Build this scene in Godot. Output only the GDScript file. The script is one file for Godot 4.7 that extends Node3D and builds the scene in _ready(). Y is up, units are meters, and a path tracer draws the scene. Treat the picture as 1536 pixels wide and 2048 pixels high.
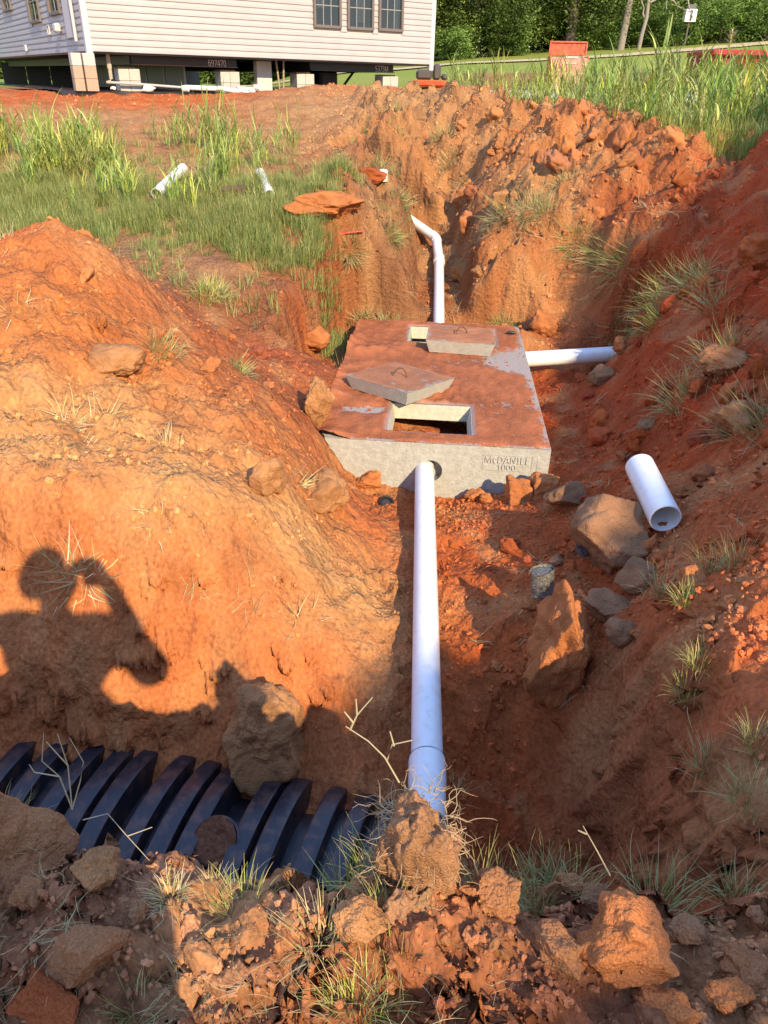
extends Node3D
# A septic tank being set in red clay below a raised home.
# Axes: x to the east (right), y up, z to the south (towards the person who takes the picture). Metres.

# spot heights of the dig: metres east, metres south, slope weight (thousandths)
const SPOTS_A := [-2.18,-2.23,8751, -2.15,-2.28,-8554, -2.16,-2.39,89, -2.17,-2.49,2548, -2.19,-2.62,8682, -1.85,-2.24,9766, -1.82,-2.29,-8569, -1.83,-2.4,282, -1.83,-2.51,722, -1.85,-2.64,4764, -1.63,-2.24,7517, -1.61,-2.3,-6799, -1.62,-2.41,-4, -1.63,-2.52,-353, -1.64,-2.64,7868, -1.42,-2.25,9891, -1.4,-2.3,-9149, -1.41,-2.41,-757, -1.42,-2.53,535, -1.43,-2.65,3916, -1.21,-2.26,10378, -1.19,-2.31,-8595, -1.2,-2.42,206, -1.21,-2.53,-442, -1.22,-2.66,1081, -0.99,-2.26,7997, -0.98,-2.32,-7356, -0.99,-2.43,-280, -0.99,-2.54,-1342, -1.01,-2.67,-1181, -2.09,-2.6,-20129, -2.25,-2.9,-2935, -2.4,-3.2,-117, -2.53,-3.5,-499, -2.74,-3.9,-1466, -1.97,-2.95,646, -2.1,-3.25,1090, -2.22,-3.55,-390, -2.42,-4,725, -2.57,-4.3,409, -1.62,-2.7,-12702, -1.73,-3,289, -1.85,-3.3,-257, -1.98,-3.65,452, -2.12,-4.05,64, -2.24,-4.35,737, -2.32,-4.55,-408, -1.41,-2.75,-4771, -1.54,-3.1,2244, -1.63,-3.4,-55, -1.74,-3.75,-413, -1.87,-4.15,-73, -1.98,-4.5,478, -2.03,-4.68,-628, -2.07,-4.8,-3971, -1.24,-2.8,-1423, -1.35,-3.15,744, -1.45,-3.5,-515, -1.56,-3.9,-416, -1.67,-4.3,-1745, -1.76,-4.6,130, -1.81,-4.8,-2503, -1.04,-2.85,-382, -1.15,-3.25,1349, -1.26,-3.7,1884, -1.39,-4.2,1743, -1.46,-4.5,1164, -1.52,-4.72,-326, -1.88,-5.9,467, -0.83,-2.9,-2670, -0.93,-3.35,1040, -1.02,-3.8,-361, -1.12,-4.25,603, -1.2,-4.6,370, -1.23,-4.75,-900, -1.44,-5.6,2278, -1.54,-6.1,-183, -1.6,-6.4,-155, -0.85,-3.6,-1665, -0.91,-3.9,-1418, -1.01,-4.4,-1148, -1.08,-4.75,-296, -0.64,-3.05,-3021, -0.71,-3.5,-115, -0.76,-3.8,1078, -0.82,-4.15,380, -0.9,-4.6,2439, -0.98,-5.1,2755, -1.05,-5.5,1013, -1.1,-5.85,986]
const SPOTS_B := [-1.15,-6.15,2464, -1.18,-6.4,883, -0.58,-3.7,-1421, -0.63,-4.05,-1058, -0.68,-4.4,-1641, -0.73,-4.8,-903, -0.78,-5.2,-1414, -0.84,-5.6,-895, -0.87,-5.9,-702, -0.89,-6.1,-2674, -0.92,-6.3,-5028, -0.95,-6.6,676, -0.44,-4.5,-2458, -0.47,-4.85,-529, -0.51,-5.35,-619, -0.56,-5.9,898, -0.59,-6.35,4964, -0.6,-6.5,2394, -0.61,-6.6,-4159, -0.62,-6.72,-2929, -0.64,-7,-2823, -0.67,-7.4,723, -0.72,-8,-1659, -0.27,-6.9,8953, -0.27,-7,2250, -0.28,-7.08,-1018, -0.28,-7.15,-5742, -0.29,-7.4,-2593, -0.31,-7.8,-2167, -0.34,-8.5,114, -0.38,-9.5,210, -0.44,-11,1615, -0.51,-12.6,956, -0.56,-13.8,1104, 0.11,-7,1506, 0.11,-7.5,3027, 0.1,-7.9,1930, 0.1,-8.2,-2489, 0.1,-8.5,-3711, 0.1,-9,-3031, 0.1,-9.5,-3078, 0.1,-9.9,-4246, 0.1,-10.5,-2905, 0.09,-11.1,-3344, 0.09,-12.4,-556, 0.1,-14,-258, 0.1,-14.8,-1079, 0.34,-7,-1417, 0.37,-7.75,1434, 0.38,-8.4,4541, 0.4,-8.9,2924, 0.41,-9.5,3165, 0.42,-9.9,3518, 0.42,-10.2,446, 0.43,-10.9,1661, 0.44,-11.6,1326, 0.45,-12.2,9, 0.59,-7.05,222, 0.64,-8,-329, 0.69,-8.9,2421, 0.73,-9.6,4880, 0.74,-9.95,3428, 0.75,-10.2,3065, 0.77,-10.8,4892, 0.78,-11.2,1882, 0.79,-11.7,316, 0.8,-12,-2831, 0.82,-7.08,-1895, 0.88,-7.75,3390, 0.92,-8.3,6016, 0.95,-8.7,3818, 0.96,-8.9,55, 0.97,-9.2,-365, 1,-9.55,-2180, 1.03,-10.1,-3234, 1.08,-10.8,-1289, 1.1,-11.2,-3015, 1.08,-7.2,-307, 1.11,-7.6,-1628, 1.13,-7.9,672, 1.14,-8.1,-3835, 1.16,-8.4,-6584, 1.21,-8.9,-4144, 1.28,-9.6,-1472, 1.32,-10.1,-1800, 1.36,-10.5,-2013, 1.31,-7.1,-3390, 1.34,-7.4,51, 1.35,-7.55,-3594, 1.36,-7.75,-665]
const SPOTS_C := [1.37,-7.9,-1048, 1.41,-8.3,777, 1.46,-8.8,-327, 1.53,-9.4,-948, 1.63,-10.2,653, 1.22,-5,434, 1.41,-6.1,653, 1.5,-6.6,900, 1.58,-7.1,3580, 1.62,-7.5,6967, 1.62,-7.65,3643, 1.6,-7.75,-5248, 1.62,-7.9,-622, 1.66,-8.3,-255, 1.73,-8.8,62, 1.81,-9.4,-80, 1.92,-10.1,1475, 1.45,-5.3,9, 1.66,-6.3,-2380, 1.77,-6.9,-2517, 1.85,-7.4,13100, 1.84,-7.55,-852, 1.84,-7.7,-1857, 1.89,-8.1,2324, 1.95,-8.5,1511, 2.05,-9.1,1314, 2.14,-9.7,-910, 2.24,-10.3,-2649, 1.8,-6,1960, 1.95,-6.65,4977, 2.01,-7,17684, 2.01,-7.15,7409, 2,-7.22,-7151, 2,-7.35,-10171, 2.06,-7.7,-356, 2.13,-8.1,1232, 2.17,-8.4,-700, 2.29,-9,1876, 2.42,-9.6,1555, 1.77,-5.2,994, 1.93,-5.8,535, 2.06,-6.3,17163, 2.15,-6.7,19593, 2.14,-6.8,6313, 2.12,-6.85,-14917, 2.13,-6.95,-15349, 2.2,-7.35,-2938, 2.29,-7.8,-499, 2.37,-8.2,-1032, 2.47,-8.7,844, 2.56,-9.1,-2320, 1.69,-4.4,-860, 1.87,-5,-559, 2.04,-5.6,792, 2.15,-6.05,2512, 2.16,-6.2,-8426, 2.18,-6.35,-13730, 2.24,-6.6,-14772, 2.36,-7.1,-508, 2.47,-7.6,-79, 2.56,-8,-1480, 2.65,-8.4,-1577, 2.73,-8.8,-4100, 1.51,-3.1,-2144, 1.72,-3.7,-860, 1.92,-4.3,-770, 2.12,-4.9,-1072, 2.31,-5.5,-2284, 2.47,-6,1049, 2.61,-6.5,3741, 2.75,-7,1999, 2.9,-7.5,2173, 3.05,-8,2904, 3.22,-8.5,2462, 2.01,-4.05,-1085, 2.27,-4.75,-85, 2.53,-5.5,391, 2.73,-6.1,-227, 2.89,-6.6,-681, 3.09,-7.2,722, 3.28,-7.8,-1221, 1.41,-2.3,-4437, 1.62,-2.75,-1132, 1.87,-3.3,-204, 2.12,-3.9,120, 2.35,-4.5,-148, 2.62,-5.2,-1379, 2.84,-5.8,-716, 3.09,-6.5,-968, 3.26,-7,-1463]
const SPOTS_D := [3.47,-7.6,-2573, 1.74,-2.6,-509, 2.28,-3.7,3360, 2.86,-5,3411, 3.41,-6.3,2046, 3.85,-7.4,-774, -0.81,-2.73,-558, -0.79,-2.59,-632, -0.78,-2.47,1195, -0.77,-2.34,-8491, -0.78,-2.29,10358, -0.61,-2.84,330, -0.59,-2.67,616, -0.58,-2.51,240, -0.56,-2.37,-1394, -0.49,-2.28,811, -0.48,-3.49,-3550, -0.45,-3.41,1997, -0.44,-4.16,-2130, -0.41,-3.05,987, -0.34,-2.78,-1445, -0.32,-2.57,-881, -0.26,-2.4,-3040, -0.23,-2.3,1736, -0.35,-4.16,1620, -0.23,-4.34,5579, -0.06,-4.36,1686, -0.19,-3.67,2720, -0.17,-3.16,1815, -0.15,-2.8,1494, -0.09,-2.55,-434, 0,-2.41,-507, 0.05,-2.3,1978, -0.12,-2.17,1080, 0.1,-4.26,-256, 0.07,-3.57,371, 0.09,-3.09,140, 0.09,-2.74,959, 0.24,-3.6,382, 0.25,-3.13,564, 0.23,-2.58,-2212, 0.23,-2.39,-1489, 0.43,-4.26,-79, 0.39,-3.58,-73, 0.59,-4.23,58, 0.41,-3.1,164, 0.45,-2.79,285, 0.37,-2.57,-666, 0.37,-2.41,291, 0.63,-3.77,-1334, 0.63,-3.25,-219, 0.62,-2.83,-467, 0.55,-2.57,-1508, 0.65,-2.47,-5346, 0.55,-2.42,3439, 0.54,-2.24,1735, 0.32,-2.23,2601, 0.71,-2.33,5076, 0.69,-2.13,-90, 0.96,-3.65,360, 0.86,-3.15,298, 0.79,-2.54,1724, 1.1,-3.96,454, 1.2,-3.78,-664, 1.14,-3.29,-713, 0.98,-2.81,482, 0.95,-2.38,-2480, 0.88,-2.3,2965, 1.12,-2.67,1386, 1.01,-2.26,-2585, 1.03,-2.12,-12857, 1.03,-1.89,-6054, 1.13,-2.1,1741, 1.1,-1.82,-1976, 1.21,-1.94,1171, 1.13,-1.6,115, 0.97,-1.51,-8952, 1.03,-1.35,3239, 0.95,-2.13,2208, 0.96,-1.86,-12238, 0.89,-2.1,9004, 0.92,-1.57,-10307, 0.81,-2.05,4911, 0.88,-1.82,7667, 0.89,-1.3,-18740, 0.91,-1.22,-24175, 1.34,-3.26,3219, 1.35,-2.87,6328, 1.42,-2.95,-2732, 1.44,-2.68,-1800]
const SPOTS_E := [1.27,-2.38,801, 1.34,-2.3,3512, 1.14,-2.23,-2921, 1.18,-2.71,-1997, 1.33,-4.45,1078, 1.2,-4.26,114, 1.55,-4.94,1509, 1.5,-4.09,1480, 1.56,-3.71,142, -6,-4.5,183, -5,-6.5,529, -3.6,-6.3,1086, -2.6,-6.6,829, -1.7,-7,280, -1.2,-8.2,663, -4,-8.5,-430, -2.6,-8.8,-23, -1.4,-9.8,96, -6.5,-9,-167, -1,-11,-159, -3,-11,0, -5.5,-11.5,23, -2,-12.5,1165, -4,-13.5,230, -7,-13.5,-44, -9,-12,-83, -9,-8,-171, -8,-5.5,390, 3.4,-9.6,1795, 4.6,-9.6,522, 3.2,-11.2,409, 5.6,-11,-391, 2.4,-12.5,1084, 4.5,-14,-200, 7,-13,69, 7.5,-9.5,546, 1.6,-13.6,982, -9,-16.5,-303, -6,-16.2,-182, -3.5,-16.2,53, -1,-16.6,577, 1,-16.8,195, 4,-17,-193, 8,-17,-245, -9,-18.5,185, -4,-18.5,186, 0,-18.5,103, 4,-18.5,194, 9,-18.5,219, -1.15,-14.2,-1875, -1.45,-13,-1342, -0.97,-12.8,443, -2.8,-1,-17293, -2.8,-1.21,19416, -2.8,-1.7,-745, -2.8,-2.08,6618, -2.6,-1,-12971, -2.6,-1.21,12786, -2.4,-1,-12723, -2.4,-1.21,12699, -2.4,-1.7,-5525, -2.4,-2.08,2425, -2.2,-1,-13079, -2.2,-1.21,12799, -2,-1,-13307, -2,-1.21,12858, -2,-1.7,-5143, -2,-2.08,2831, -1.8,-1,-12943, -1.8,-1.21,12815, -1.6,-1,-12389, -1.6,-1.21,12750, -1.6,-1.7,-5017, -1.6,-2.08,1561, -1.4,-1,-12136, -1.4,-1.21,12726, -1.2,-1,-12375, -1.2,-1.21,12846, -1.2,-1.7,-4859, -1.2,-2.08,1244, -1,-1,-13548, -1,-1.21,13141, -0.8,-1,-17347, -0.8,-1.21,13519, -0.8,-1.7,-4574, -0.8,-2.08,1317, -0.6,-1,-19034, -0.6,-1.21,13704, -0.4,-1,-16971, -0.4,-1.21,13014]
const SPOTS_F := [-0.4,-1.7,-4077, -0.4,-2.08,2549, -0.2,-1,-13956, -0.2,-1.21,12012, 0,-1,-13066, 0,-1.21,11863, 0,-1.7,-3372, 0,-2.08,-2161, 0.2,-1,-15010, 0.2,-1.21,11697, 0.4,-1,-14052, 0.4,-1.21,11095, 0.4,-1.7,-4059, 0.4,-2.08,-4195, 0.6,-1,-16304, 0.6,-1.21,12099, 0.8,-1,-11966, 0.8,-1.21,51408, 0.8,-1.7,23992, -0.7,-0.85,10707, -0.3,-0.85,8026, 0.3,-0.85,5295, 0.6,-0.8,4763, -0.7,-0.5,5904, 0,-0.5,3530, 0.7,-0.5,1220, 1.1,-0.85,2191, 1.3,-1.2,3821, 1.7,-1.2,1059, 1.8,-1.9,2662, 1.3,-0.5,-92, 2.6,-2.2,780, 2.6,-3.5,-4219, 3.4,-5,-3416, 4.2,-6.5,-975, 4,-3.5,-205, 5.2,-5,565, 5,-8,627, -2,-0.5,9440, -2.6,0,2353, 0,0.5,465, 1.6,0.4,325, -1.2,0.8,912, 0,1.4,-90, 2.6,0.9,-9, 3.5,-0.8,522, -3,-0.9,-1549, -3,1,87, -3.2,-2.5,-3778, -4,-3.5,-12]
const SPOT_PLANE := [0.25091, 0.01201, -0.05029]
const SPOT_SETS := [SPOTS_A, SPOTS_B, SPOTS_C, SPOTS_D, SPOTS_E, SPOTS_F]

const CLODS := [
	["pale tan clod wedged beside the biggest sod boulder", -0.54, -0.88, 0.093, 0.081, "T", "m"],
	["broad flat cracked clod lying in shadow at the lower left", -0.51, -0.74, 0.125, 0.075, "B", "big"],
	["rounded brown clod under the big boulder at the left edge", -0.65, -0.83, 0.063, 0.060, "B", "m"],
	["low red clay hump in the bottom left corner", -0.57, -0.68, 0.128, 0.048, "R", "m"],
	["cracked tan slab left of the tall root-bound sod clump", -0.03, -0.79, 0.088, 0.070, "T", "m"],
	["blocky brown clod right of the tall root-bound sod clump", 0.24, -0.88, 0.109, 0.103, "B", "big"],
	["grey brown clod behind the large wedge-shaped clod", 0.47, -0.95, 0.066, 0.059, "G", "m"],
	["large wedge-shaped clod with a sunlit pointed top at the lower right", 0.48, -0.80, 0.174, 0.132, "O", "big"],
	["grey angular stone right of the large wedge-shaped clod", 0.64, -0.89, 0.067, 0.056, "G", "m"],
	["dark crumbly clod left of the large wedge-shaped clod", 0.34, -0.77, 0.102, 0.078, "B", "m"],
	["heap of fused reddish clods at the bottom edge on the right", 0.53, -0.72, 0.127, 0.057, "O", "m"],
	["pointed sunlit clod near the bottom right corner", 0.66, -0.74, 0.068, 0.048, "O", "m"],
	["rough brown clod at the right edge near the bottom", 0.73, -0.80, 0.091, 0.073, "B", "m"],
	["square brown clod on the near rim right of the grass", 0.43, -1.00, 0.066, 0.052, "B", "m"],
	["long brown clod on the near rim at the right", 0.56, -1.00, 0.087, 0.053, "B", "m"],
	["upright rounded block of sod leaning on the trench wall above the black chamber", -0.49, -2.23, 0.303, 0.401, "T", "big"],
	["orange wedge-shaped clod half in sun beside the crushed can", 0.79, -2.45, 0.310, 0.525, "O", "big"],
	["large brown rock slab with a dark flat streak beside the loose white pipe", 1.12, -3.07, 0.373, 0.378, "G", "big"],
	["flat grey brown stone below the large rock slab", 1.02, -2.64, 0.211, 0.127, "G", "m"],
	["angular grey brown stone at the lower corner of the large rock slab", 1.13, -2.73, 0.180, 0.150, "G", "m"],
	["square orange clod against the tank face right of the pipe", 0.83, -4.08, 0.196, 0.186, "O", "m"],
	["tall orange clod against the right corner of the tank face", 1.00, -4.10, 0.196, 0.198, "O", "m"],
	["grey brown rock at the right end of the row beside the tank", 1.07, -3.81, 0.237, 0.155, "G", "m"],
	["small orange clod nearest the pipe at the foot of the tank face", 0.59, -4.23, 0.118, 0.081, "O", "m"],
	["tiny round red clod in the row at the foot of the tank face", 0.65, -4.14, 0.083, 0.067, "O", "m"],
	["round red clod on the pit floor left of the rock slab", 0.71, -3.48, 0.106, 0.106, "R", "m"],
	["small flat grey stone on the pit floor left of the rock slab", 0.90, -3.19, 0.078, 0.054, "G", "m"],
	["brown stone standing under the white side pipe", 1.76, -5.84, 0.182, 0.196, "G", "m"],
	["pale round stone alone on the right bank", 1.63, -4.30, 0.108, 0.090, "G", "m"],
	["brown slab standing on edge against the left side of the tank", -0.45, -4.53, 0.199, 0.299, "T", "big"],
	["big rounded orange clod at the top of the left trench edge", -0.63, -7.47, 0.621, 0.386, "O", "big"],
	["lumpy red brown clod right of the big rounded orange clod", -0.23, -8.82, 0.388, 0.263, "R", "m"],
	["dark red boulder of clay at the right edge of the upper bank", 2.69, -5.57, 0.293, 0.244, "R", "big"],
	["flat brown clod half sunk in the right bank", 1.83, -3.61, 0.266, 0.177, "B", "m"],
	["broken brown clod on the right bank below the long grass", 2.00, -4.30, 0.275, 0.145, "B", "m"],
	["tan slab with a pointed top below the left corner of the tank", -0.57, -3.24, 0.175, 0.179, "T", "m"],
	["rounded tan slab left of the tank face with grass at its side", -0.32, -3.59, 0.266, 0.213, "T", "m"],
	["round orange clod on the grassy ledge at the right", 1.18, -2.33, 0.100, 0.084, "O", "m"],
	["red clod right of the back corner of the tank", 1.50, -7.13, 0.244, 0.255, "O", "m"],
	["grey stone in the gully right of the orange wedge-shaped clod", 0.98, -2.39, 0.124, 0.118, "G", "m"],
	["orange clod at the left foot of the tank face", -0.10, -4.32, 0.183, 0.126, "O", "m"],
	["tan slab sunk in the face of the orange spoil heap", -1.44, -3.82, 0.297, 0.180, "T", "m"],
	["tan clod on the crest of the trench wall beside the hanging grass", 1.19, -8.68, 0.275, 0.209, "T", "m"],
	["small pale stone caught between the block of sod and the chamber", -0.60, -2.16, 0.077, 0.102, "G", "m"],
	["sunlit orange clod near the shadow edge beside the long pipe", 0.55, -2.63, 0.061, 0.049, "O", "m"],
	["reddish clod on the lip of the cut wall left of the tank", -0.68, -6.40, 0.259, 0.205, "O", "m"],
]
const TUFTS_HANG := [
	[1.15, -8.24, 0.50, 0],
	[1.58, -7.99, 0.45, 0],
	[2.14, -7.12, 0.55, 1],
	[2.22, -6.60, 0.45, 1],
	[2.31, -6.28, 0.40, 1],
	[2.36, -5.84, 0.45, 0],
	[2.16, -6.10, 0.50, 1],
	[2.11, -5.86, 0.45, 1],
	[2.04, -4.41, 0.50, 0],
	[1.80, -4.32, 0.45, 0],
	[1.89, -3.53, 0.50, 0],
	[0.76, -10.54, 0.40, 0],
	[0.91, -9.91, 0.40, 0],
	[-0.00, -7.95, 0.35, 1],
	[-0.57, -6.63, 0.35, 0],
	[-0.14, -9.37, 0.40, 0],
	[1.14, -7.35, 0.40, 1],
	[-0.39, -7.51, 0.35, 0],
	[-0.24, -7.39, 0.30, 0],
	[-0.42, -7.05, 0.30, 1],
	[0.10, -8.81, 0.35, 0],
	[-0.05, -7.35, 0.30, 0],
	[0.64, -10.96, 0.40, 0],
	[1.43, -8.04, 0.45, 0],
	[1.85, -7.75, 0.45, 1],
	[2.00, -7.50, 0.45, 0],
	[1.83, -8.35, 0.35, 0],
	[2.19, -6.85, 0.50, 1],
	[2.34, -6.05, 0.45, 0],
	[2.10, -6.43, 0.45, 0],
	[2.35, -5.43, 0.40, 0],
	[-1.30, -4.16, 0.30, 0],
	[-0.94, -4.53, 0.25, 0],
	[-1.38, -3.35, 0.30, 2],
	[-1.54, -3.27, 0.25, 2],
	[-0.46, -3.48, 0.28, 2],
	[-1.36, -2.59, 0.30, 2],
	[-1.27, -2.57, 0.30, 2],
	[-0.35, -2.67, 0.22, 2],
	[-1.98, -3.92, 0.25, 2],
	[-2.29, -4.56, 0.30, 2],
	[-1.00, -2.77, 0.20, 2],
	[-1.06, -3.27, 0.20, 2],
	[-1.41, -6.03, 0.30, 3],
	[-1.47, -5.93, 0.30, 3],
	[-1.46, -6.07, 0.25, 3],
]
const TUFTS_FORE := [
	[-0.06, -1.00, 0.28, 3],
	[0.01, -0.93, 0.25, 3],
	[0.03, -0.79, 0.26, 3],
	[-0.00, -0.70, 0.22, 3],
	[-0.04, -0.69, 0.20, 3],
	[-0.26, -0.86, 0.20, 3],
	[-0.32, -0.89, 0.12, 2],
	[-0.39, -0.85, 0.12, 2],
	[-0.42, -0.69, 0.18, 3],
	[0.31, -2.13, 0.25, 2],
	[0.25, -1.00, 0.28, 4],
	[0.31, -1.00, 0.28, 4],
	[0.37, -1.00, 0.25, 4],
	[0.43, -1.00, 0.22, 4],
	[0.48, -1.00, 0.20, 4],
	[0.54, -1.00, 0.20, 4],
	[1.05, -1.86, 0.20, 3],
	[1.02, -1.81, 0.22, 3],
	[1.28, -2.36, 0.30, 4],
	[1.13, -2.39, 0.30, 4],
	[1.34, -2.30, 0.34, 4],
	[1.11, -2.17, 0.20, 3],
	[0.95, -1.26, 0.25, 4],
	[0.81, -1.00, 0.20, 4],
	[0.64, -1.00, 0.30, 4],
	[-0.10, -0.78, 0.20, 2],
	[0.35, -0.93, 0.18, 4],
	[-0.76, -0.96, 0.20, 4],
	[0.95, -1.47, 0.25, 4],
	[1.04, -1.44, 0.20, 4],
]

const TANK_AT := Vector3(0.298, -0.5, -4.342)
const TANK_TURN := -4.0
const TANK_WIDE := 1.52
const TANK_LONG := 2.75
const SUN := Vector3(0.367, 0.531, 0.764)

var names := {}
var M := {}
var noise_a := FastNoiseLite.new()      # broad lumps
var noise_c := FastNoiseLite.new()      # clods
var noise_d := FastNoiseLite.new()      # crumbs
var noise_s := FastNoiseLite.new()      # broken slabs
var noise_f := FastNoiseLite.new()      # colour patches
var rng := RandomNumberGenerator.new()
var spot_x := PackedFloat32Array()
var spot_z := PackedFloat32Array()
var spot_w := PackedFloat32Array()
const CR := 250                          # coarse survey grid: rows and columns
const CC := 190
var coarse := PackedFloat32Array()
var coarse_col := PackedColorArray()
const W0 := 0.5
const W1 := 18.9
const FOFF := 1.1                        # the fan grid starts this far behind the viewer


# ---------------------------------------------------------------- helpers
class MB:
	var v := PackedVector3Array()
	var n := PackedVector3Array()
	var c := PackedColorArray()
	var i := PackedInt32Array()

	func quad(a: Vector3, b: Vector3, d: Vector3, e: Vector3, col := Color.WHITE) -> void:
		var k := v.size()
		var nn := (d - a).cross(b - a)
		nn = nn.normalized()
		v.append_array([a, b, d, e])
		n.append_array([nn, nn, nn, nn])
		c.append_array([col, col, col, col])
		i.append_array([k, k + 1, k + 2, k, k + 2, k + 3])

	func tri(a: Vector3, b: Vector3, d: Vector3, col := Color.WHITE) -> void:
		var k := v.size()
		var nn := ((d - a).cross(b - a)).normalized()
		v.append_array([a, b, d])
		n.append_array([nn, nn, nn])
		c.append_array([col, col, col])
		i.append_array([k, k + 1, k + 2])

	func box(lo: Vector3, hi: Vector3, col := Color.WHITE, t := Transform3D()) -> void:
		var p: Array[Vector3] = []
		for k in 8:
			p.append(t * Vector3(hi.x if k & 1 else lo.x, hi.y if k & 2 else lo.y, hi.z if k & 4 else lo.z))
		quad(p[4], p[6], p[7], p[5], col)
		quad(p[1], p[3], p[2], p[0], col)
		quad(p[5], p[7], p[3], p[1], col)
		quad(p[0], p[2], p[6], p[4], col)
		quad(p[6], p[2], p[3], p[7], col)
		quad(p[0], p[4], p[5], p[1], col)

	# a box with chamfered edges
	func bevel(lo: Vector3, hi: Vector3, r: float, col := Color.WHITE, t := Transform3D()) -> void:
		var mid := (lo + hi) / 2.0
		var h := (hi - lo) / 2.0
		for ax in 3:
			for s in [-1.0, 1.0]:
				var b := (ax + 1) % 3
				var d := (ax + 2) % 3
				var q: Array[Vector3] = []
				for m in [[-1, -1], [-1, 1], [1, 1], [1, -1]]:
					var o := Vector3()
					o[ax] = s * h[ax]
					o[b] = m[0] * (h[b] - r)
					o[d] = m[1] * (h[d] - r)
					q.append(t * (mid + o))
				if s > 0:
					quad(q[0], q[1], q[2], q[3], col)
				else:
					quad(q[3], q[2], q[1], q[0], col)
			# the four chamfers along this axis
			for sb in [-1.0, 1.0]:
				for sd in [-1.0, 1.0]:
					var b := (ax + 1) % 3
					var d := (ax + 2) % 3
					var q: Array[Vector3] = []
					for e in [[-1.0, 0], [1.0, 0], [1.0, 1], [-1.0, 1]]:
						var o := Vector3()
						o[ax] = e[0] * (h[ax] - r)
						o[b] = sb * (h[b] - (r if e[1] else 0.0))
						o[d] = sd * (h[d] - (0.0 if e[1] else r))
						q.append(t * (mid + o))
					if sb * sd > 0:
						quad(q[3], q[2], q[1], q[0], col)
					else:
						quad(q[0], q[1], q[2], q[3], col)
		for k in 8:
			var s := Vector3(1 if k & 1 else -1, 1 if k & 2 else -1, 1 if k & 4 else -1)
			var a := mid + s * (h - Vector3(0, r, r))
			var b2 := mid + s * (h - Vector3(r, 0, r))
			var d2 := mid + s * (h - Vector3(r, r, 0))
			if s.x * s.y * s.z > 0:
				tri(t * a, t * d2, t * b2, col)
			else:
				tri(t * a, t * b2, t * d2, col)

	# rings: Array of PackedVector3Array of equal length, skinned smoothly
	func skin(rings: Array, closed := true, col := Color.WHITE) -> void:
		var m: int = rings[0].size()
		var k := v.size()
		for r in rings.size():
			for j in m:
				var pa: Vector3 = rings[r][(j + 1) % m] if closed or j < m - 1 else rings[r][j]
				var pb: Vector3 = rings[r][(j + m - 1) % m] if closed or j > 0 else rings[r][j]
				var qa: Vector3 = rings[mini(r + 1, rings.size() - 1)][j]
				var qb: Vector3 = rings[maxi(r - 1, 0)][j]
				v.append(rings[r][j])
				n.append((qa - qb).cross(pa - pb).normalized())
				c.append(col)
		for r in rings.size() - 1:
			for j in (m if closed else m - 1):
				var a := k + r * m + j
				var b := k + r * m + (j + 1) % m
				i.append_array([a, b, b + m, a, b + m, a + m])

	func tube(pts: Array, rad: Array, segs := 8, col := Color.WHITE, caps := true) -> void:
		var rings := []
		for k in pts.size():
			var p: Vector3 = pts[k]
			var fw: Vector3 = (pts[mini(k + 1, pts.size() - 1)] - pts[maxi(k - 1, 0)]).normalized()
			var sx := fw.cross(Vector3.UP if absf(fw.y) < 0.95 else Vector3.RIGHT).normalized()
			var sy := sx.cross(fw)
			var r: float = rad[mini(k, rad.size() - 1)]
			var ring := PackedVector3Array()
			for j in segs:
				var t := TAU * j / segs
				ring.append(p + (sx * cos(t) + sy * sin(t)) * r)
			rings.append(ring)
		skin(rings, true, col)
		if caps:
			for e in [0, pts.size() - 1]:
				for j in range(1, segs - 1):
					if e == 0:
						tri(rings[e][0], rings[e][j + 1], rings[e][j], col)
					else:
						tri(rings[e][0], rings[e][j], rings[e][j + 1], col)

	# profile of (radius, along) turned round the line a-b; each profile piece is shaded by itself
	func lathe(a: Vector3, b: Vector3, prof: Array, segs := 28, col := Color.WHITE) -> void:
		var fw := (b - a).normalized()
		var sx := fw.cross(Vector3.UP if absf(fw.y) < 0.95 else Vector3.RIGHT).normalized()
		var sy := sx.cross(fw)
		for k in prof.size() - 1:
			var rings := []
			for e in [k, k + 1]:
				var ring := PackedVector3Array()
				for j in segs:
					var t := TAU * j / segs
					ring.append(a + fw * prof[e].y + (sx * cos(t) + sy * sin(t)) * prof[e].x)
				rings.append(ring)
			var k0 := v.size()
			var sl := Vector2(prof[k + 1].y - prof[k].y, -(prof[k + 1].x - prof[k].x)).normalized()
			for e in 2:
				for j in segs:
					var t := TAU * j / segs
					v.append(rings[e][j])
					n.append((sx * cos(t) + sy * sin(t)) * sl.x + fw * sl.y)
					c.append(col)
			for j in segs:
				var a0 := k0 + j
				var b0 := k0 + (j + 1) % segs
				i.append_array([a0, b0, b0 + segs, a0, b0 + segs, a0 + segs])

	func mesh(m: Material, normals := true) -> ArrayMesh:
		var arr := []
		arr.resize(Mesh.ARRAY_MAX)
		arr[Mesh.ARRAY_VERTEX] = v
		if normals:
			arr[Mesh.ARRAY_NORMAL] = n
		arr[Mesh.ARRAY_COLOR] = c
		arr[Mesh.ARRAY_INDEX] = i
		var out := ArrayMesh.new()
		out.add_surface_from_arrays(Mesh.PRIMITIVE_TRIANGLES, arr)
		out.surface_set_material(0, m)
		return out


func numbered(called: String) -> String:
	var k: int = names.get(called, 0)
	names[called] = k + 1
	return called if k == 0 else "%s_%03d" % [called, k]


func tag(o: Node3D, label := "", category := "", group := "", kind := "") -> Node3D:
	if label:
		o.set_meta("label", label)
	if category:
		o.set_meta("category", category)
	if group:
		o.set_meta("group", group)
	if kind:
		o.set_meta("kind", kind)
	return o


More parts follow.
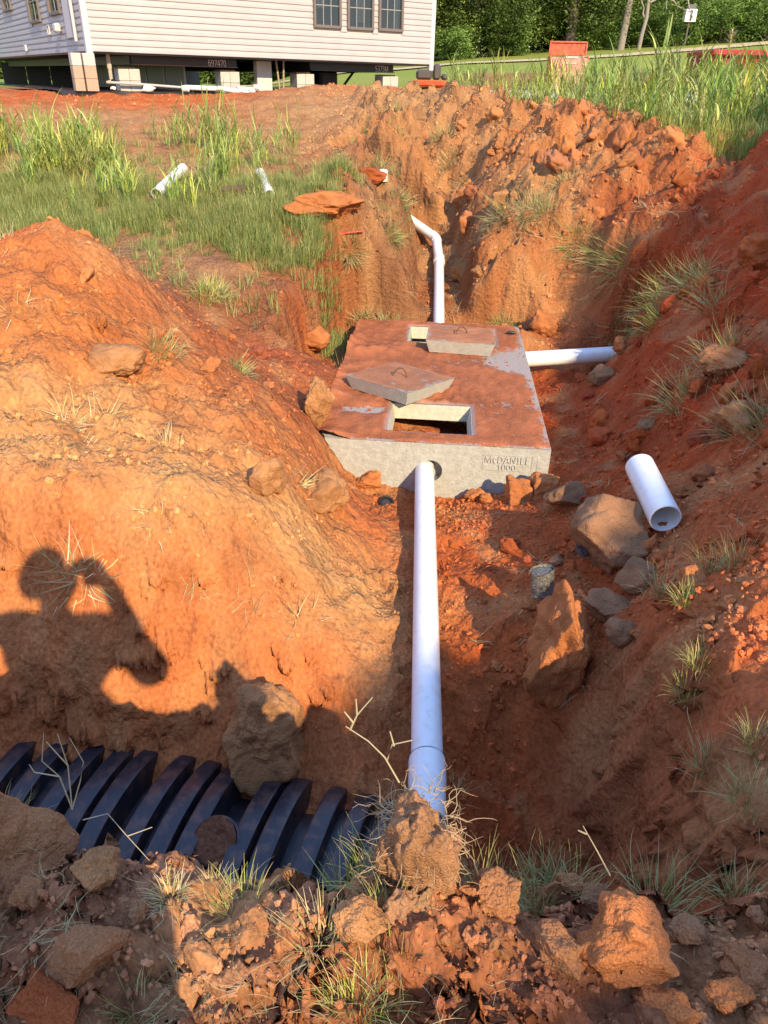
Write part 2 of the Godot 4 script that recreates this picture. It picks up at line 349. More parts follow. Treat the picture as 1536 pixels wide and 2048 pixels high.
func thing(called: String, label: String, category: String, at := Vector3.ZERO, group := "") -> Node3D:
	var o := Node3D.new()
	o.name = numbered(called)
	o.position = at
	add_child(o)
	tag(o, label, category, group)
	return o


func one(called: String, mesh: Mesh, label: String, category: String, at := Vector3.ZERO, group := "") -> MeshInstance3D:
	var o := MeshInstance3D.new()
	o.name = numbered(called)
	o.mesh = mesh
	o.position = at
	add_child(o)
	tag(o, label, category, group)
	return o


func part(called: String, mesh: Mesh, parent: Node3D, at := Transform3D()) -> MeshInstance3D:
	var o := MeshInstance3D.new()
	var k := 0
	var nm := called
	while parent.has_node(nm):
		k += 1
		nm = "%s_%03d" % [called, k]
	o.name = nm
	o.mesh = mesh
	o.transform = at
	parent.add_child(o)
	return o


func setting(called: String, mesh: Mesh) -> MeshInstance3D:
	var o := MeshInstance3D.new()
	o.name = numbered(called)
	o.mesh = mesh
	add_child(o)
	o.set_meta("kind", "structure")
	return o


func scatter(called: String, mesh: Mesh, where: Array, tints: Array, label: String, category: String, parent: Node3D = self) -> MultiMeshInstance3D:
	var mm := MultiMesh.new()
	mm.transform_format = MultiMesh.TRANSFORM_3D
	mm.use_colors = true
	mm.mesh = mesh
	mm.instance_count = where.size()
	for k in where.size():
		mm.set_instance_transform(k, where[k])
		mm.set_instance_color(k, tints[k])
	var o := MultiMeshInstance3D.new()
	o.multimesh = mm
	if parent == self:
		o.name = numbered(called)
		add_child(o)
		tag(o, label, category, "", "stuff")
	else:
		var k := 0
		o.name = called
		while parent.has_node(NodePath(o.name)):
			k += 1
			o.name = "%s_%03d" % [called, k]
		parent.add_child(o)
		o.set_meta("kind", "stuff")
	return o


func lin(r: float, g: float, b: float) -> Color:
	return Color(r, g, b).linear_to_srgb()


func mat(called: String, col: Color, rough := 0.8, metal := 0.0) -> StandardMaterial3D:
	var m := StandardMaterial3D.new()
	m.resource_name = called
	m.albedo_color = col.linear_to_srgb()
	m.roughness = rough
	m.metallic = metal
	m.vertex_color_use_as_albedo = true
	m.cull_mode = BaseMaterial3D.CULL_DISABLED
	M[called] = m
	return m


func noise_tex(seed_: int, freq: float, kind: int, octaves: int, lo: Color, hi: Color, size := 1024, mid := -1.0, midc := Color.WHITE) -> NoiseTexture2D:
	var f := FastNoiseLite.new()
	f.seed = seed_
	f.noise_type = kind
	f.frequency = freq
	f.fractal_type = FastNoiseLite.FRACTAL_FBM
	f.fractal_octaves = octaves
	f.cellular_return_type = FastNoiseLite.RETURN_DISTANCE
	var t := NoiseTexture2D.new()
	t.width = size
	t.height = size
	t.seamless = true
	t.noise = f
	var g := Gradient.new()
	g.set_color(0, lo)
	g.set_color(1, hi)
	if mid > 0:
		g.add_point(mid, midc)
	t.color_ramp = g
	return t


func textured(m: StandardMaterial3D, alb: Texture2D, bump: Texture2D, relief_cm: float, scale: float) -> void:
	m.uv1_triplanar = true
	m.uv1_world_triplanar = true
	m.uv1_scale = Vector3.ONE * scale
	if alb:
		m.albedo_texture = alb
	if bump:
		m.heightmap_enabled = true
		m.heightmap_texture = bump
		m.heightmap_scale = relief_cm


# ---------------------------------------------------------------- the ground
func survey_setup() -> void:
	for s in SPOT_SETS:
		for k in range(0, s.size(), 3):
			spot_x.append(s[k])
			spot_z.append(s[k + 1])
			spot_w.append(s[k + 2] * 0.0001)
	noise_a.noise_type = FastNoiseLite.TYPE_SIMPLEX_SMOOTH
	noise_a.seed = 11
	noise_a.frequency = 1.7
	noise_a.fractal_octaves = 4
	noise_c.noise_type = FastNoiseLite.TYPE_CELLULAR
	noise_c.seed = 5
	noise_c.frequency = 5.5
	noise_c.fractal_octaves = 3
	noise_c.cellular_jitter = 1.0
	noise_c.domain_warp_enabled = true
	noise_c.domain_warp_amplitude = 0.07
	noise_c.domain_warp_frequency = 6.0
	noise_d.noise_type = FastNoiseLite.TYPE_CELLULAR
	noise_d.seed = 9
	noise_d.frequency = 22.0
	noise_d.fractal_octaves = 2
	noise_s.noise_type = FastNoiseLite.TYPE_CELLULAR
	noise_s.seed = 31
	noise_s.frequency = 8.0
	noise_s.fractal_type = FastNoiseLite.FRACTAL_NONE
	noise_s.cellular_return_type = FastNoiseLite.RETURN_CELL_VALUE
	noise_s.domain_warp_enabled = true
	noise_s.domain_warp_amplitude = 0.05
	noise_s.domain_warp_frequency = 9.0
	noise_f.noise_type = FastNoiseLite.TYPE_SIMPLEX_SMOOTH
	noise_f.seed = 21
	noise_f.frequency = 1.1
	noise_f.fractal_octaves = 5
	for r in CR:
		for cc in CC:
			var p := fan(float(r) / (CR - 1), float(cc) / (CC - 1))
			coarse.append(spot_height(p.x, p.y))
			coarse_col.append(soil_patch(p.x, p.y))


# the fan grid: fine near the viewer, wider further off. Gives (x, z)
func fan(t: float, s: float) -> Vector2:
	var d := W0 * pow(W1 / W0, t) - FOFF
	var half := 1.5 + 0.62 * maxf(d, 0.0) + 0.25 * clampf(d, 0.0, 3.0)
	return Vector2(0.25 + (s * 2.0 - 1.0) * half, -d)


func unfan(x: float, z: float) -> Vector2:
	var d := -z
	var t := log(maxf(d + FOFF, 0.01) / W0) / log(W1 / W0)
	var half := 1.5 + 0.62 * maxf(d, 0.0) + 0.25 * clampf(d, 0.0, 3.0)
	return Vector2(t, ((x - 0.25) / half + 1.0) / 2.0)


func spot_height(x: float, z: float) -> float:
	var h: float = SPOT_PLANE[0] + SPOT_PLANE[1] * x + SPOT_PLANE[2] * z
	for k in spot_x.size():
		var dx := x - spot_x[k]
		var dz := z - spot_z[k]
		h += spot_w[k] * sqrt(dx * dx + dz * dz)
	return h


func look_up(x: float, z: float) -> float:
	var q := unfan(x, z)
	var r := clampf(q.x, 0.0, 1.0) * (CR - 1)
	var c := clampf(q.y, 0.0, 1.0) * (CC - 1)
	var r0 := mini(int(r), CR - 2)
	var c0 := mini(int(c), CC - 2)
	var fr := r - r0
	var fc := c - c0
	var k := r0 * CC + c0
	return carve(x, z, lerpf(lerpf(coarse[k], coarse[k + 1], fc), lerpf(coarse[k + CC], coarse[k + CC + 1], fc), fr))


# trenches dug by the bucket: steep sides round a line. Each row: x0, z0, floor0, x1, z1, floor1, half width
const CUTS := [[0.49, -7.0, -0.62, 0.56, -8.8, -0.36, 0.21], [0.56, -8.8, -0.36, 0.545, -9.35, -0.22, 0.20], [0.545, -9.35, -0.22, 0.10, -9.85, -0.02, 0.18], [0.10, -9.85, -0.02, -0.6, -10.6, 0.25, 0.16],
	[0.9, -6.4, -0.86, 2.16, -6.56, -0.76, 0.26], [-0.60, -5.75, -0.62, -0.36, -7.15, -0.75, 0.15], [-0.3, -7.3, -0.7, 1.25, -7.25, -0.72, 0.13]]


func carve(x: float, z: float, h: float) -> float:
	if z > -5.4 or z < -11.2:
		return h
	var wob := 0.06 * noise_a.get_noise_2d(x * 1.3 + 8.0, z * 1.3)
	for c in CUTS:
		var ax: float = c[3] - c[0]
		var az: float = c[4] - c[1]
		var t := clampf(((x - c[0]) * ax + (z - c[1]) * az) / (ax * ax + az * az), 0.0, 1.0)
		var d := Vector2(x - c[0] - ax * t, z - c[1] - az * t).length() + wob
		var w: float = c[6]
		if d < w + 0.13:
			h = lerpf(minf(h, lerpf(c[2], c[5], t)), h, smoothstep(w, w + 0.13, d))
	return h


func far_height(x: float, z: float) -> float:
	var d := -z
	var h := 0.0
	if d < 6.5:
		h = lerpf(0.0, 0.1, clampf(d / 6.5, 0.0, 1.0))
	elif d < 8.0:
		h = lerpf(0.1, 0.42, (d - 6.5) / 1.5)
	elif d < 16.0:
		h = 0.42 + (d - 8.0) * 0.0975
	else:
		h = 1.2 + clampf(d - 16.0, 0.0, 4.0) * 0.07 * smoothstep(-1.0, 3.0, x)
		h += clampf(d - 20.0, 0.0, 45.0) * 0.046 * smoothstep(-5.0, 1.0, x + (d - 20.0) * 0.12)
		h += clampf(x - 2.0, 0.0, 40.0) * 0.055 * clampf((d - 20.0) / 20.0, 0.0, 1.2)
	return h


# how lumpy the soil is: 0 scraped clay, 1 loose rubble
func looseness(x: float, z: float, slope: float) -> float:
	var l := 0.55 + 0.4 * noise_f.get_noise_2d(x * 0.7 + 40.0, z * 0.7)
	if x < -0.1 and z > -3.2 and z < -2.2:
		l = 0.22 + 0.4 * smoothstep(-2.5, -3.0, z)            # the scraped trench wall
	elif x < -0.1 and z > -5.2 and z <= -3.2:
		l = 0.72
	elif z > -1.1:
		l = 1.0
	elif x > 0.72 and x < 1.08 and z > -2.25 and z < -1.1:
		l = 0.12
	elif x > 1.2 and z > -5.5:
		l = 0.75
	elif z < -6.9 and slope > 0.9:
		l = lerpf(l, 0.22, clampf((slope - 0.9) * 1.5, 0.0, 1.0))
	elif z < -4.0 and x < 0.9 and slope > 1.2:
		l = 0.25
	if x < -1.0 and z < -6.3:
		l = 0.3
	if z < -13.5:
		l = 0.3
	return clampf(l, 0.05, 1.0)


func relief(x: float, z: float, l: float) -> float:
	var near := clampf(3.0 / maxf(-z + 1.5, 0.5), 0.35, 1.0)
	var h := noise_a.get_noise_2d(x, z) * (0.035 + 0.05 * l) * clampf(-z * 0.35, 0.35, 1.0)
	var cl := -noise_c.get_noise_2d(x, z)
	h += (cl - 0.25) * 0.09 * l * l
	# broken slabs: flat tops a little above or below their neighbours
	h += noise_s.get_noise_2d(x, z) * 0.036 * l * near + noise_s.get_noise_2d(x * 2.3 + 7.0, z * 2.3) * 0.020 * l * near
	# tipped spoil lies in big broken lumps
	var tip := smoothstep(-6.9, -8.0, z) * smoothstep(-14.8, -13.6, z) * smoothstep(-1.3, -0.5, x + 0.2 * (z + 8.0) * 0.3)
	tip = maxf(tip, 0.55 * smoothstep(1.55, 2.2, x) * smoothstep(-2.4, -3.4, z))
	tip *= clampf(l * 1.8, 0.3, 1.0)
	if tip > 0.01:
		var keep_flat := smoothstep(0.15, 0.45, absf(x - 0.52)) if z > -9.8 else 1.0
		tip *= keep_flat
		h += tip * ((-noise_c.get_noise_2d(x * 0.33 + 20.0, z * 0.33) - 0.25) * 0.42 + noise_a.get_noise_2d(x * 0.8, z * 0.8 + 9.0) * 0.16)
		h += tip * (-noise_c.get_noise_2d(x * 0.8 + 4.0, z * 0.8) - 0.25) * 0.17
		h += tip * noise_s.get_noise_2d(x * 0.45 + 3.0, z * 0.45) * 0.075 + tip * noise_s.get_noise_2d(x * 0.9 + 13.0, z * 0.9) * 0.04
	h += (-noise_d.get_noise_2d(x, z) - 0.2) * 0.012 * (0.25 + l)
	return h


func in_tank(x: float, z: float, grow: float) -> bool:
	var a := deg_to_rad(TANK_TURN)
	var dx := x - TANK_AT.x
	var dz := z - TANK_AT.z
	var lx := dx * cos(a) - dz * sin(a)
	var lz := dx * sin(a) + dz * cos(a)
	return absf(lx) < TANK_WIDE / 2.0 + grow and lz < grow and lz > -TANK_LONG - grow


func ground(x: float, z: float) -> float:
	var e := 0.03
	var h := look_up(x, z)
	var sl := Vector2(look_up(x + e, z) - h, look_up(x, z + e) - h).length() / e
	h += relief(x, z, looseness(x, z, sl))
	if in_tank(x, z, -0.01):
		h = minf(h, -0.68)
	return h


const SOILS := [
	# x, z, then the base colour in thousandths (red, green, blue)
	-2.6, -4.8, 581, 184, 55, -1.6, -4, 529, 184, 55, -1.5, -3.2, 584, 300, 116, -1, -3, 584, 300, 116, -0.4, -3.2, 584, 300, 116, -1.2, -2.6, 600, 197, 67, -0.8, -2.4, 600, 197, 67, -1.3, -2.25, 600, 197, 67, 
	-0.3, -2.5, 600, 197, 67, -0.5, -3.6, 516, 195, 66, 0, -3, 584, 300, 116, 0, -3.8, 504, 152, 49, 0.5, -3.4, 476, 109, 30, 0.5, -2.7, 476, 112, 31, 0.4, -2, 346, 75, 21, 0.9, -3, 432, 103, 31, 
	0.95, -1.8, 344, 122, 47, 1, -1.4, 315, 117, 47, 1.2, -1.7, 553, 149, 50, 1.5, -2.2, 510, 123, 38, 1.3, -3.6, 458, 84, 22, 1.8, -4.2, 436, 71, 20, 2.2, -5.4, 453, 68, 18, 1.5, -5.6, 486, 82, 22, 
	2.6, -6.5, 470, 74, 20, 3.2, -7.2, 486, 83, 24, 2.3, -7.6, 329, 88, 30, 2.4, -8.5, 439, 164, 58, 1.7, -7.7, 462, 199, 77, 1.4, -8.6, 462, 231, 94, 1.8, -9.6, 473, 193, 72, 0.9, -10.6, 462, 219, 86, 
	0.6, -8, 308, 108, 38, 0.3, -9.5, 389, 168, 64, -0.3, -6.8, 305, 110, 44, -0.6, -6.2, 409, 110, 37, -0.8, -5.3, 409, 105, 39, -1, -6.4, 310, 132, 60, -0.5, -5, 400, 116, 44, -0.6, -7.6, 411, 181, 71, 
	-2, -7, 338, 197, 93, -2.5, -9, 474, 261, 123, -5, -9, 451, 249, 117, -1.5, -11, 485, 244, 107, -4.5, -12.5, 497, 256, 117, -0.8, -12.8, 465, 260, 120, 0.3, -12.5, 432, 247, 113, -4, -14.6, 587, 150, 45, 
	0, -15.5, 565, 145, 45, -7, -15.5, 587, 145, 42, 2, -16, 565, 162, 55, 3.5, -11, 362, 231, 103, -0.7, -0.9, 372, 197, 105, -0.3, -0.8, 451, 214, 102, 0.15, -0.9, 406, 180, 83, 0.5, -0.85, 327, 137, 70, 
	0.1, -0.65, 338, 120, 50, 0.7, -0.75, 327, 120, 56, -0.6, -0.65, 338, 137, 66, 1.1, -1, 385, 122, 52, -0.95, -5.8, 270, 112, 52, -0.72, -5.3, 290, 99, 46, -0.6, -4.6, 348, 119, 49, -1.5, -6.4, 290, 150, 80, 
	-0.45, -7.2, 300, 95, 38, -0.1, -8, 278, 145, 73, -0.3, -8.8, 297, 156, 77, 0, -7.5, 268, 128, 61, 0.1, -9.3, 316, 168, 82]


func soil_patch(x: float, z: float) -> Color:
	var r := 0.0
	var g := 0.0
	var b := 0.0
	var ws := 0.0
	for k in range(0, SOILS.size(), 5):
		var dx: float = x - SOILS[k]
		var dz: float = z - SOILS[k + 1]
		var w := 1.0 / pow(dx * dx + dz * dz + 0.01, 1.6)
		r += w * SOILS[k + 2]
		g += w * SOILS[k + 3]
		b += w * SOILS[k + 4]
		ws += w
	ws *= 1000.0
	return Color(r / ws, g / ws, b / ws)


func soil(x: float, z: float) -> Color:
	var q := unfan(x, z)
	var r := clampi(roundi(q.x * (CR - 1)), 0, CR - 1)
	var c := clampi(roundi(q.y * (CC - 1)), 0, CC - 1)
	var col := coarse_col[r * CC + c]
	var k := noise_f.get_noise_2d(x * 1.6, z * 1.6)
	var k2 := noise_f.get_noise_2d(x * 5.0 + 9.0, z * 5.0)
	var dry := Color(0.56, 0.31, 0.13)
	var dark := Color(0.34, 0.11, 0.042)
	if k > 0.05:
		col = col.lerp(dry, clampf((k - 0.05) * 1.1, 0.0, 0.4))
	elif k < -0.1:
		col = col.lerp(dark, clampf((-k - 0.1) * 1.0, 0.0, 0.4))
	var k3 := noise_c.get_noise_2d(x * 2.2 + 3.0, z * 2.2)
	return col * (1.04 + 0.28 * k2 - 0.14 * clampf(k3 + 0.45, -0.4, 0.6))


func build_ground() -> void:
	var rows := 880
	var cols := 600
	var v := PackedVector3Array()
	var c := PackedColorArray()
	var n := PackedVector3Array()
	var idx := PackedInt32Array()
	v.resize(rows * cols)
	c.resize(rows * cols)
	n.resize(rows * cols)
	for r in rows:
		for cc in cols:
			var p := fan(float(r) / (rows - 1), float(cc) / (cols - 1))
			v[r * cols + cc] = Vector3(p.x, look_up(p.x, p.y), p.y)
	# relief needs the slope of the smooth surface
	var y := PackedFloat32Array()
	y.resize(rows * cols)
	for r in rows:
		for cc in cols:
			var k := r * cols + cc
			var p := v[k]
			var a := v[k + 1] if cc < cols - 1 else v[k - 1]
			var b := v[k + cols] if r < rows - 1 else v[k - cols]
			var sl := Vector2((a.y - p.y) / (a.x - p.x), (b.y - p.y) / (b.z - p.z)).length()
			var l := looseness(p.x, p.z, sl)
			var h := p.y + relief(p.x, p.z, l)
			if in_tank(p.x, p.z, -0.01):
				h = minf(h, -0.68)
			# the edges of the dig run down under the wide field
			var e := maxf(smoothstep(0.97, 1.0, float(r) / (rows - 1)), smoothstep(0.97, 1.0, absf(float(cc) / (cols - 1) * 2.0 - 1.0)))
			e = maxf(e, smoothstep(0.03, 0.0, float(r) / (rows - 1)))
			h = lerpf(h, far_height(p.x, p.z) - 0.12, e)
			y[k] = h
	for r in rows:
		for cc in cols:
			var k := r * cols + cc
			var p := v[k]
			p.y = y[k]
			# steep faces bulge sideways as well
			if r > 0 and r < rows - 1 and cc > 0 and cc < cols - 1:
				var sx := (y[k + 1] - y[k - 1]) / (v[k + 1].x - v[k - 1].x)
				var sz := (y[k + cols] - y[k - cols]) / (v[k + cols].z - v[k - cols].z)
				var sl := sqrt(sx * sx + sz * sz)
				if sl > 0.8:
					var amt := clampf((sl - 0.8) * 0.5, 0.0, 1.0)
					var b := noise_a.get_noise_3d(p.x * 1.8, p.y * 1.8, p.z * 1.8) * 0.05 + noise_c.get_noise_3d(p.x * 1.3, p.y * 1.3, p.z * 1.3) * (0.006 if p.x > 0.6 and p.z > -2.3 else 0.018)
					if p.x > 0.6 and p.x < 1.15 and p.z > -2.3 and p.z < -1.1:
						# bucket teeth have scored this face on the slant
						var g := p.z - p.y * 0.22
						var gg := fposmod(g * 7.5 + 0.5 * noise_f.get_noise_2d(p.z * 2.0, p.y * 1.2), 1.0)
						b += 0.030 * (pow(absf(gg - 0.5) * 2.0, 3.0) - 0.25) * clampf(0.7 + 1.2 * noise_f.get_noise_2d(p.z * 2.0, p.y * 1.0), 0.1, 1.3)
					p.x -= sx / sl * b * amt
					p.z -= sz / sl * b * amt
			v[k] = p
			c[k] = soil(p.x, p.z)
	for r in rows:
		for cc in cols:
			var k := r * cols + cc
			var du := v[k + 1 if cc < cols - 1 else k] - v[k - 1 if cc > 0 else k]
			var dv := v[k + cols if r < rows - 1 else k] - v[k - cols if r > 0 else k]
			n[k] = du.cross(dv).normalized()
	idx.resize((rows - 1) * (cols - 1) * 6)
	var m := 0
	for r in rows - 1:
		for cc in cols - 1:
			var k := r * cols + cc
			idx[m] = k
			idx[m + 1] = k + cols
			idx[m + 2] = k + 1
			idx[m + 3] = k + 1
			idx[m + 4] = k + cols
			idx[m + 5] = k + cols + 1
			m += 6
	var b := MB.new()
	b.v = v
	b.n = n
	b.c = c
	b.i = idx
	setting("ground", b.mesh(M.soil))


func build_field() -> void:
	# the wide land round the dig: one sheet to the horizon
	var b := MB.new()
	var N := 150
	for r in N:
		for cc in N:
			var u := float(cc) / (N - 1) * 2.0 - 1.0
			var w := float(r) / (N - 1) * 2.0 - 1.0
			var x := u * 20.0 + pow(u, 5.0) * 380.0
			var z := w * 30.0 + pow(w, 5.0) * 370.0 - 8.0
			var h := far_height(x, z)
			var q := unfan(x, z)
			if q.x > 0.03 and q.x < 0.97 and q.y > 0.03 and q.y < 0.97:
				h -= 0.9 if q.x < 0.06 or q.x > 0.92 or q.y < 0.08 or q.y > 0.92 else 3.0
			if z > 3.0 or z < -60.0:
				h += noise_f.get_noise_2d(x * 0.02, z * 0.02) * 0.5
			b.v.append(Vector3(x, h - 0.02, z))
			var d := -z
			var k := noise_f.get_noise_2d(x * 0.15, z * 0.15)
			var col := Color(0.33, 0.43, 0.085).lerp(Color(0.41, 0.45, 0.12), clampf(0.5 + k, 0.0, 1.0))
			var bare := smoothstep(27.5, 26.0, d + k * 2.5) * smoothstep(15.0, 16.5, d)
			bare = maxf(bare, smoothstep(17.5, 16.5, d) * (0.7 if d > 0.0 else 0.0))
			if x < 2.0 and d > 20.0:
				bare *= smoothstep(24.0, 21.0, d + k)
			col = col.lerp(Color(0.50, 0.235, 0.115) * (1.0 + 0.3 * k), clampf(bare, 0.0, 1.0))
			b.c.append(col)
	for r in N:
		for cc in N:
			var k := r * N + cc
			var du := b.v[k + 1 if cc < N - 1 else k] - b.v[k - 1 if cc > 0 else k]
			var dv := b.v[k + N if r < N - 1 else k] - b.v[k - N if r > 0 else k]
			b.n.append(dv.cross(du).normalized())
	for r in N - 1:
		for cc in N - 1:
			var k := r * N + cc
			b.i.append_array([k, k + 1, k + N, k + 1, k + N + 1, k + N])
	setting("field", b.mesh(M.field))
	# the pale farm track across the slope
	var t := MB.new()
	var rings := []
	for k in 60:
		var f := k / 59.0
		var x := lerpf(-12.0, 40.0, f)
		var z := -36.0 - 4.5 * clampf((x - 1.7) / 12.0, -1.0, 3.0) + sin(x * 0.25) * 0.7
		var ring := PackedVector3Array()
		for j in 5:
			var zz := z + (j - 2) * (0.42 + 0.05 * sin(x * 3.0 + j))
			ring.append(Vector3(x, far_height(x, zz) + 0.05 - absf(j - 2) * 0.012, zz))
		rings.append(ring)
	rings.reverse()
	t.skin(rings, false, Color(0.80, 0.67, 0.42))
	setting("farm_track", t.mesh(M.field))
	var g := MB.new()
	rings = []
	for k in 80:
		var x := lerpf(0.5, 12.0, k / 79.0)
		var z := -17.9 + 0.12 * sin(x * 1.7) + 0.05 * sin(x * 5.1)
		var ring := PackedVector3Array()
		for j in 7:
			var zz := z + (j - 3) * 0.2
			ring.append(Vector3(x, far_height(x, zz) + 0.09 + 0.015 * noise_d.get_noise_2d(x, zz) - absf(j - 3) * 0.03, zz))
		rings.append(ring)
	rings.reverse()
	g.skin(rings, false, Color(0.78, 0.74, 0.64))
	setting("gravel_drive", g.mesh(M.field))


# ---------------------------------------------------------------- tank, lids, pipes, chambers
func build_tank() -> void:
	var o := thing("septic_tank", "grey concrete septic tank with soil on top and two openings, set in the pit", "septic tank", TANK_AT)
	o.rotation_degrees.y = TANK_TURN
	var w := TANK_WIDE / 2.0
	var L := TANK_LONG
	var gc := Color(0.44, 0.44, 0.40)
	var holes := [Rect2(-0.30, -0.66, 0.56, 0.49), Rect2(-0.27, -2.62, 0.78, 0.50)]
	# walls: front with its outlet, the rest plain; hollow inside with a dividing wall
	var th := 0.075
	var deep := 1.35
	var b := MB.new()
	# top deck with tapering openings
	var xs := [-w, -0.30, -0.27, 0.26, 0.51, w]
	var zs := [0.0, -0.17, -0.66, -2.12, -2.62, -L]
	for a in 5:
		for c in 5:
			var mx: float = (xs[a] + xs[a + 1]) / 2.0
			var mz: float = (zs[c] + zs[c + 1]) / 2.0
			var open := false
			for h in holes:
				if h.has_point(Vector2(mx, mz)):
					open = true
			if not open:
				b.quad(Vector3(xs[a], -0.004, zs[c]), Vector3(xs[a], -0.004, zs[c + 1]), Vector3(xs[a + 1], -0.004, zs[c + 1]), Vector3(xs[a + 1], -0.004, zs[c]), gc)
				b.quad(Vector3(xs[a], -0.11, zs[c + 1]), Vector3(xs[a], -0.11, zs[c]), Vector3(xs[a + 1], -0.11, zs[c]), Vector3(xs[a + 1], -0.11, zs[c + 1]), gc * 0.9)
	var cream := Color(0.55, 0.52, 0.40)
	for h in holes:
		var t := 0.02
		var p := [Vector3(h.position.x, -0.004, h.end.y), Vector3(h.end.x, -0.004, h.end.y), Vector3(h.end.x, -0.004, h.position.y), Vector3(h.position.x, -0.004, h.position.y)]
		var q := [Vector3(h.position.x + t, -0.11, h.end.y - t), Vector3(h.end.x - t, -0.11, h.end.y - t), Vector3(h.end.x - t, -0.11, h.position.y + t), Vector3(h.position.x + t, -0.11, h.position.y + t)]
		for k in 4:
			b.quad(p[k], p[(k + 1) % 4], q[(k + 1) % 4], q[k], cream)
	part("deck", b.mesh(M.concrete), o)
	b = MB.new()
	# front face as a grid with a gap round the outlet
	var ox := 0.0
	var oy := -0.20
	var orad := 0.077
	var segs := 40
	for k in segs:
		var t0 := TAU * k / segs
		var t1 := TAU * (k + 1) / segs
		var c0 := Vector3(ox + cos(t0) * orad, oy + sin(t0) * orad, 0)
		var c1 := Vector3(ox + cos(t1) * orad, oy + sin(t1) * orad, 0)
		var e0 := rim(t0, w, deep, ox, oy)
		var e1 := rim(t1, w, deep, ox, oy)
		b.quad(c0, e0, e1, c1, gc)
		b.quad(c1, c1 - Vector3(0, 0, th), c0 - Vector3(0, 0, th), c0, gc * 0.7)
	for c in [Vector2(w, 0), Vector2(-w, 0), Vector2(-w, -deep), Vector2(w, -deep)]:
		pass
	b.quad(Vector3(w, -0.004, 0), Vector3(w, -deep, 0), Vector3(w, -deep, -L), Vector3(w, -0.004, -L), gc)
	b.quad(Vector3(-w, -0.004, 0), Vector3(-w, -0.004, -L), Vector3(-w, -deep, -L), Vector3(-w, -deep, 0), gc)
	b.quad(Vector3(-w, -0.004, -L), Vector3(w, -0.004, -L), Vector3(w, -deep, -L), Vector3(-w, -deep, -L), gc)
	# inner faces
	var iw := w - th
	b.quad(Vector3(iw, -0.11, -th), Vector3(iw, -0.11, -L + th), Vector3(iw, -deep, -L + th), Vector3(iw, -deep, -th), gc)
	b.quad(Vector3(-iw, -0.11, -L + th), Vector3(-iw, -0.11, -th), Vector3(-iw, -deep, -th), Vector3(-iw, -deep, -L + th), gc)
	b.quad(Vector3(iw, -0.11, -L + th), Vector3(-iw, -0.11, -L + th), Vector3(-iw, -deep, -L + th), Vector3(iw, -deep, -L + th), gc)
	b.quad(Vector3(-iw, -0.112, -th), Vector3(iw, -0.112, -th), Vector3(iw, -deep, -th), Vector3(-iw, -deep, -th), gc)
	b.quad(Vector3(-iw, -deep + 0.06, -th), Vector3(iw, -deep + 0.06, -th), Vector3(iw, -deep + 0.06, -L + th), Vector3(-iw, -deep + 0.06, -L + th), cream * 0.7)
	part("tank_wall", b.mesh(M.concrete), o)
	b = MB.new()
	b.box(Vector3(-iw + 0.002, -deep + 0.06, -1.12), Vector3(iw - 0.002, -0.24, -1.04), cream)
	part("dividing_wall", b.mesh(M.concrete), o)
	# the cast name plate: a frame and raised letters
	b = MB.new()
	var fx0 := 0.335
	var fx1 := 0.655
	for r in [[fx0, -0.062, fx1, -0.056], [fx0, -0.168, fx1 - 0.02, -0.162]]:
		b.box(Vector3(r[0], r[1], -0.01), Vector3(r[2], r[3], 0.004), gc * 1.02)
	b.box(Vector3(fx0, -0.162, -0.01), Vector3(fx0 + 0.005, -0.062, 0.0035), gc * 1.02)
	b.box(Vector3(fx1 - 0.006, -0.162, -0.01), Vector3(fx1, -0.062, 0.0035), gc * 1.02)
	b.box(Vector3(fx1 + 0.028, -0.160, -0.01), Vector3(fx1 + 0.034, -0.07, 0.0035), gc * 1.02, Transform3D(Basis(), Vector3()))
	var plate := part("name_plate", b.mesh(M.concrete), o)
	plate.transform = Transform3D()
	for ln in [["McDANIEL", -0.106, 54], ["1000", -0.158, 50]]:
		var f := SystemFont.new()
		f.font_names = PackedStringArray(["Droid Sans"])
		var tm := TextMesh.new()
		tm.text = ln[0]
		tm.font = f
		tm.font_size = ln[2]
		tm.pixel_size = 0.00115
		tm.depth = 0.014
		tm.horizontal_alignment = HORIZONTAL_ALIGNMENT_CENTER
		tm.material = M.plain_concrete
		part("cast_letters", tm, o, Transform3D(Basis(), Vector3((fx0 + fx1) / 2.0 - 0.005, ln[1] + 0.015, 0.0015)))
	# air holes left by the casting
	b = MB.new()
	var ra := RandomNumberGenerator.new()
	ra.seed = 55
	for k in 70:
		var hx := ra.randf_range(-w + 0.03, w - 0.03)
		var hy := ra.randf_range(-0.36, -0.02)
		if Vector2(hx, hy + 0.2).length() < 0.1:
			continue
		var hr := ra.randf_range(0.0012, 0.004)
		var ring: Array[Vector3] = []
		for j in 7:
			ring.append(Vector3(hx + cos(TAU * j / 7.0) * hr * ra.randf_range(0.7, 1.3), hy + sin(TAU * j / 7.0) * hr, 0.0012))
		for j in 7:
			b.tri(Vector3(hx, hy, 0.0012), ring[(j + 1) % 7], ring[j], Color(0.2, 0.19, 0.17))
	tag(part("air_hole", b.mesh(M.mud), o), "", "", "", "stuff")
	# soil left lying on the deck
	b = MB.new()
	var NX := 110
	var NZ := 190
	var base := 0
	var keep := PackedByteArray()
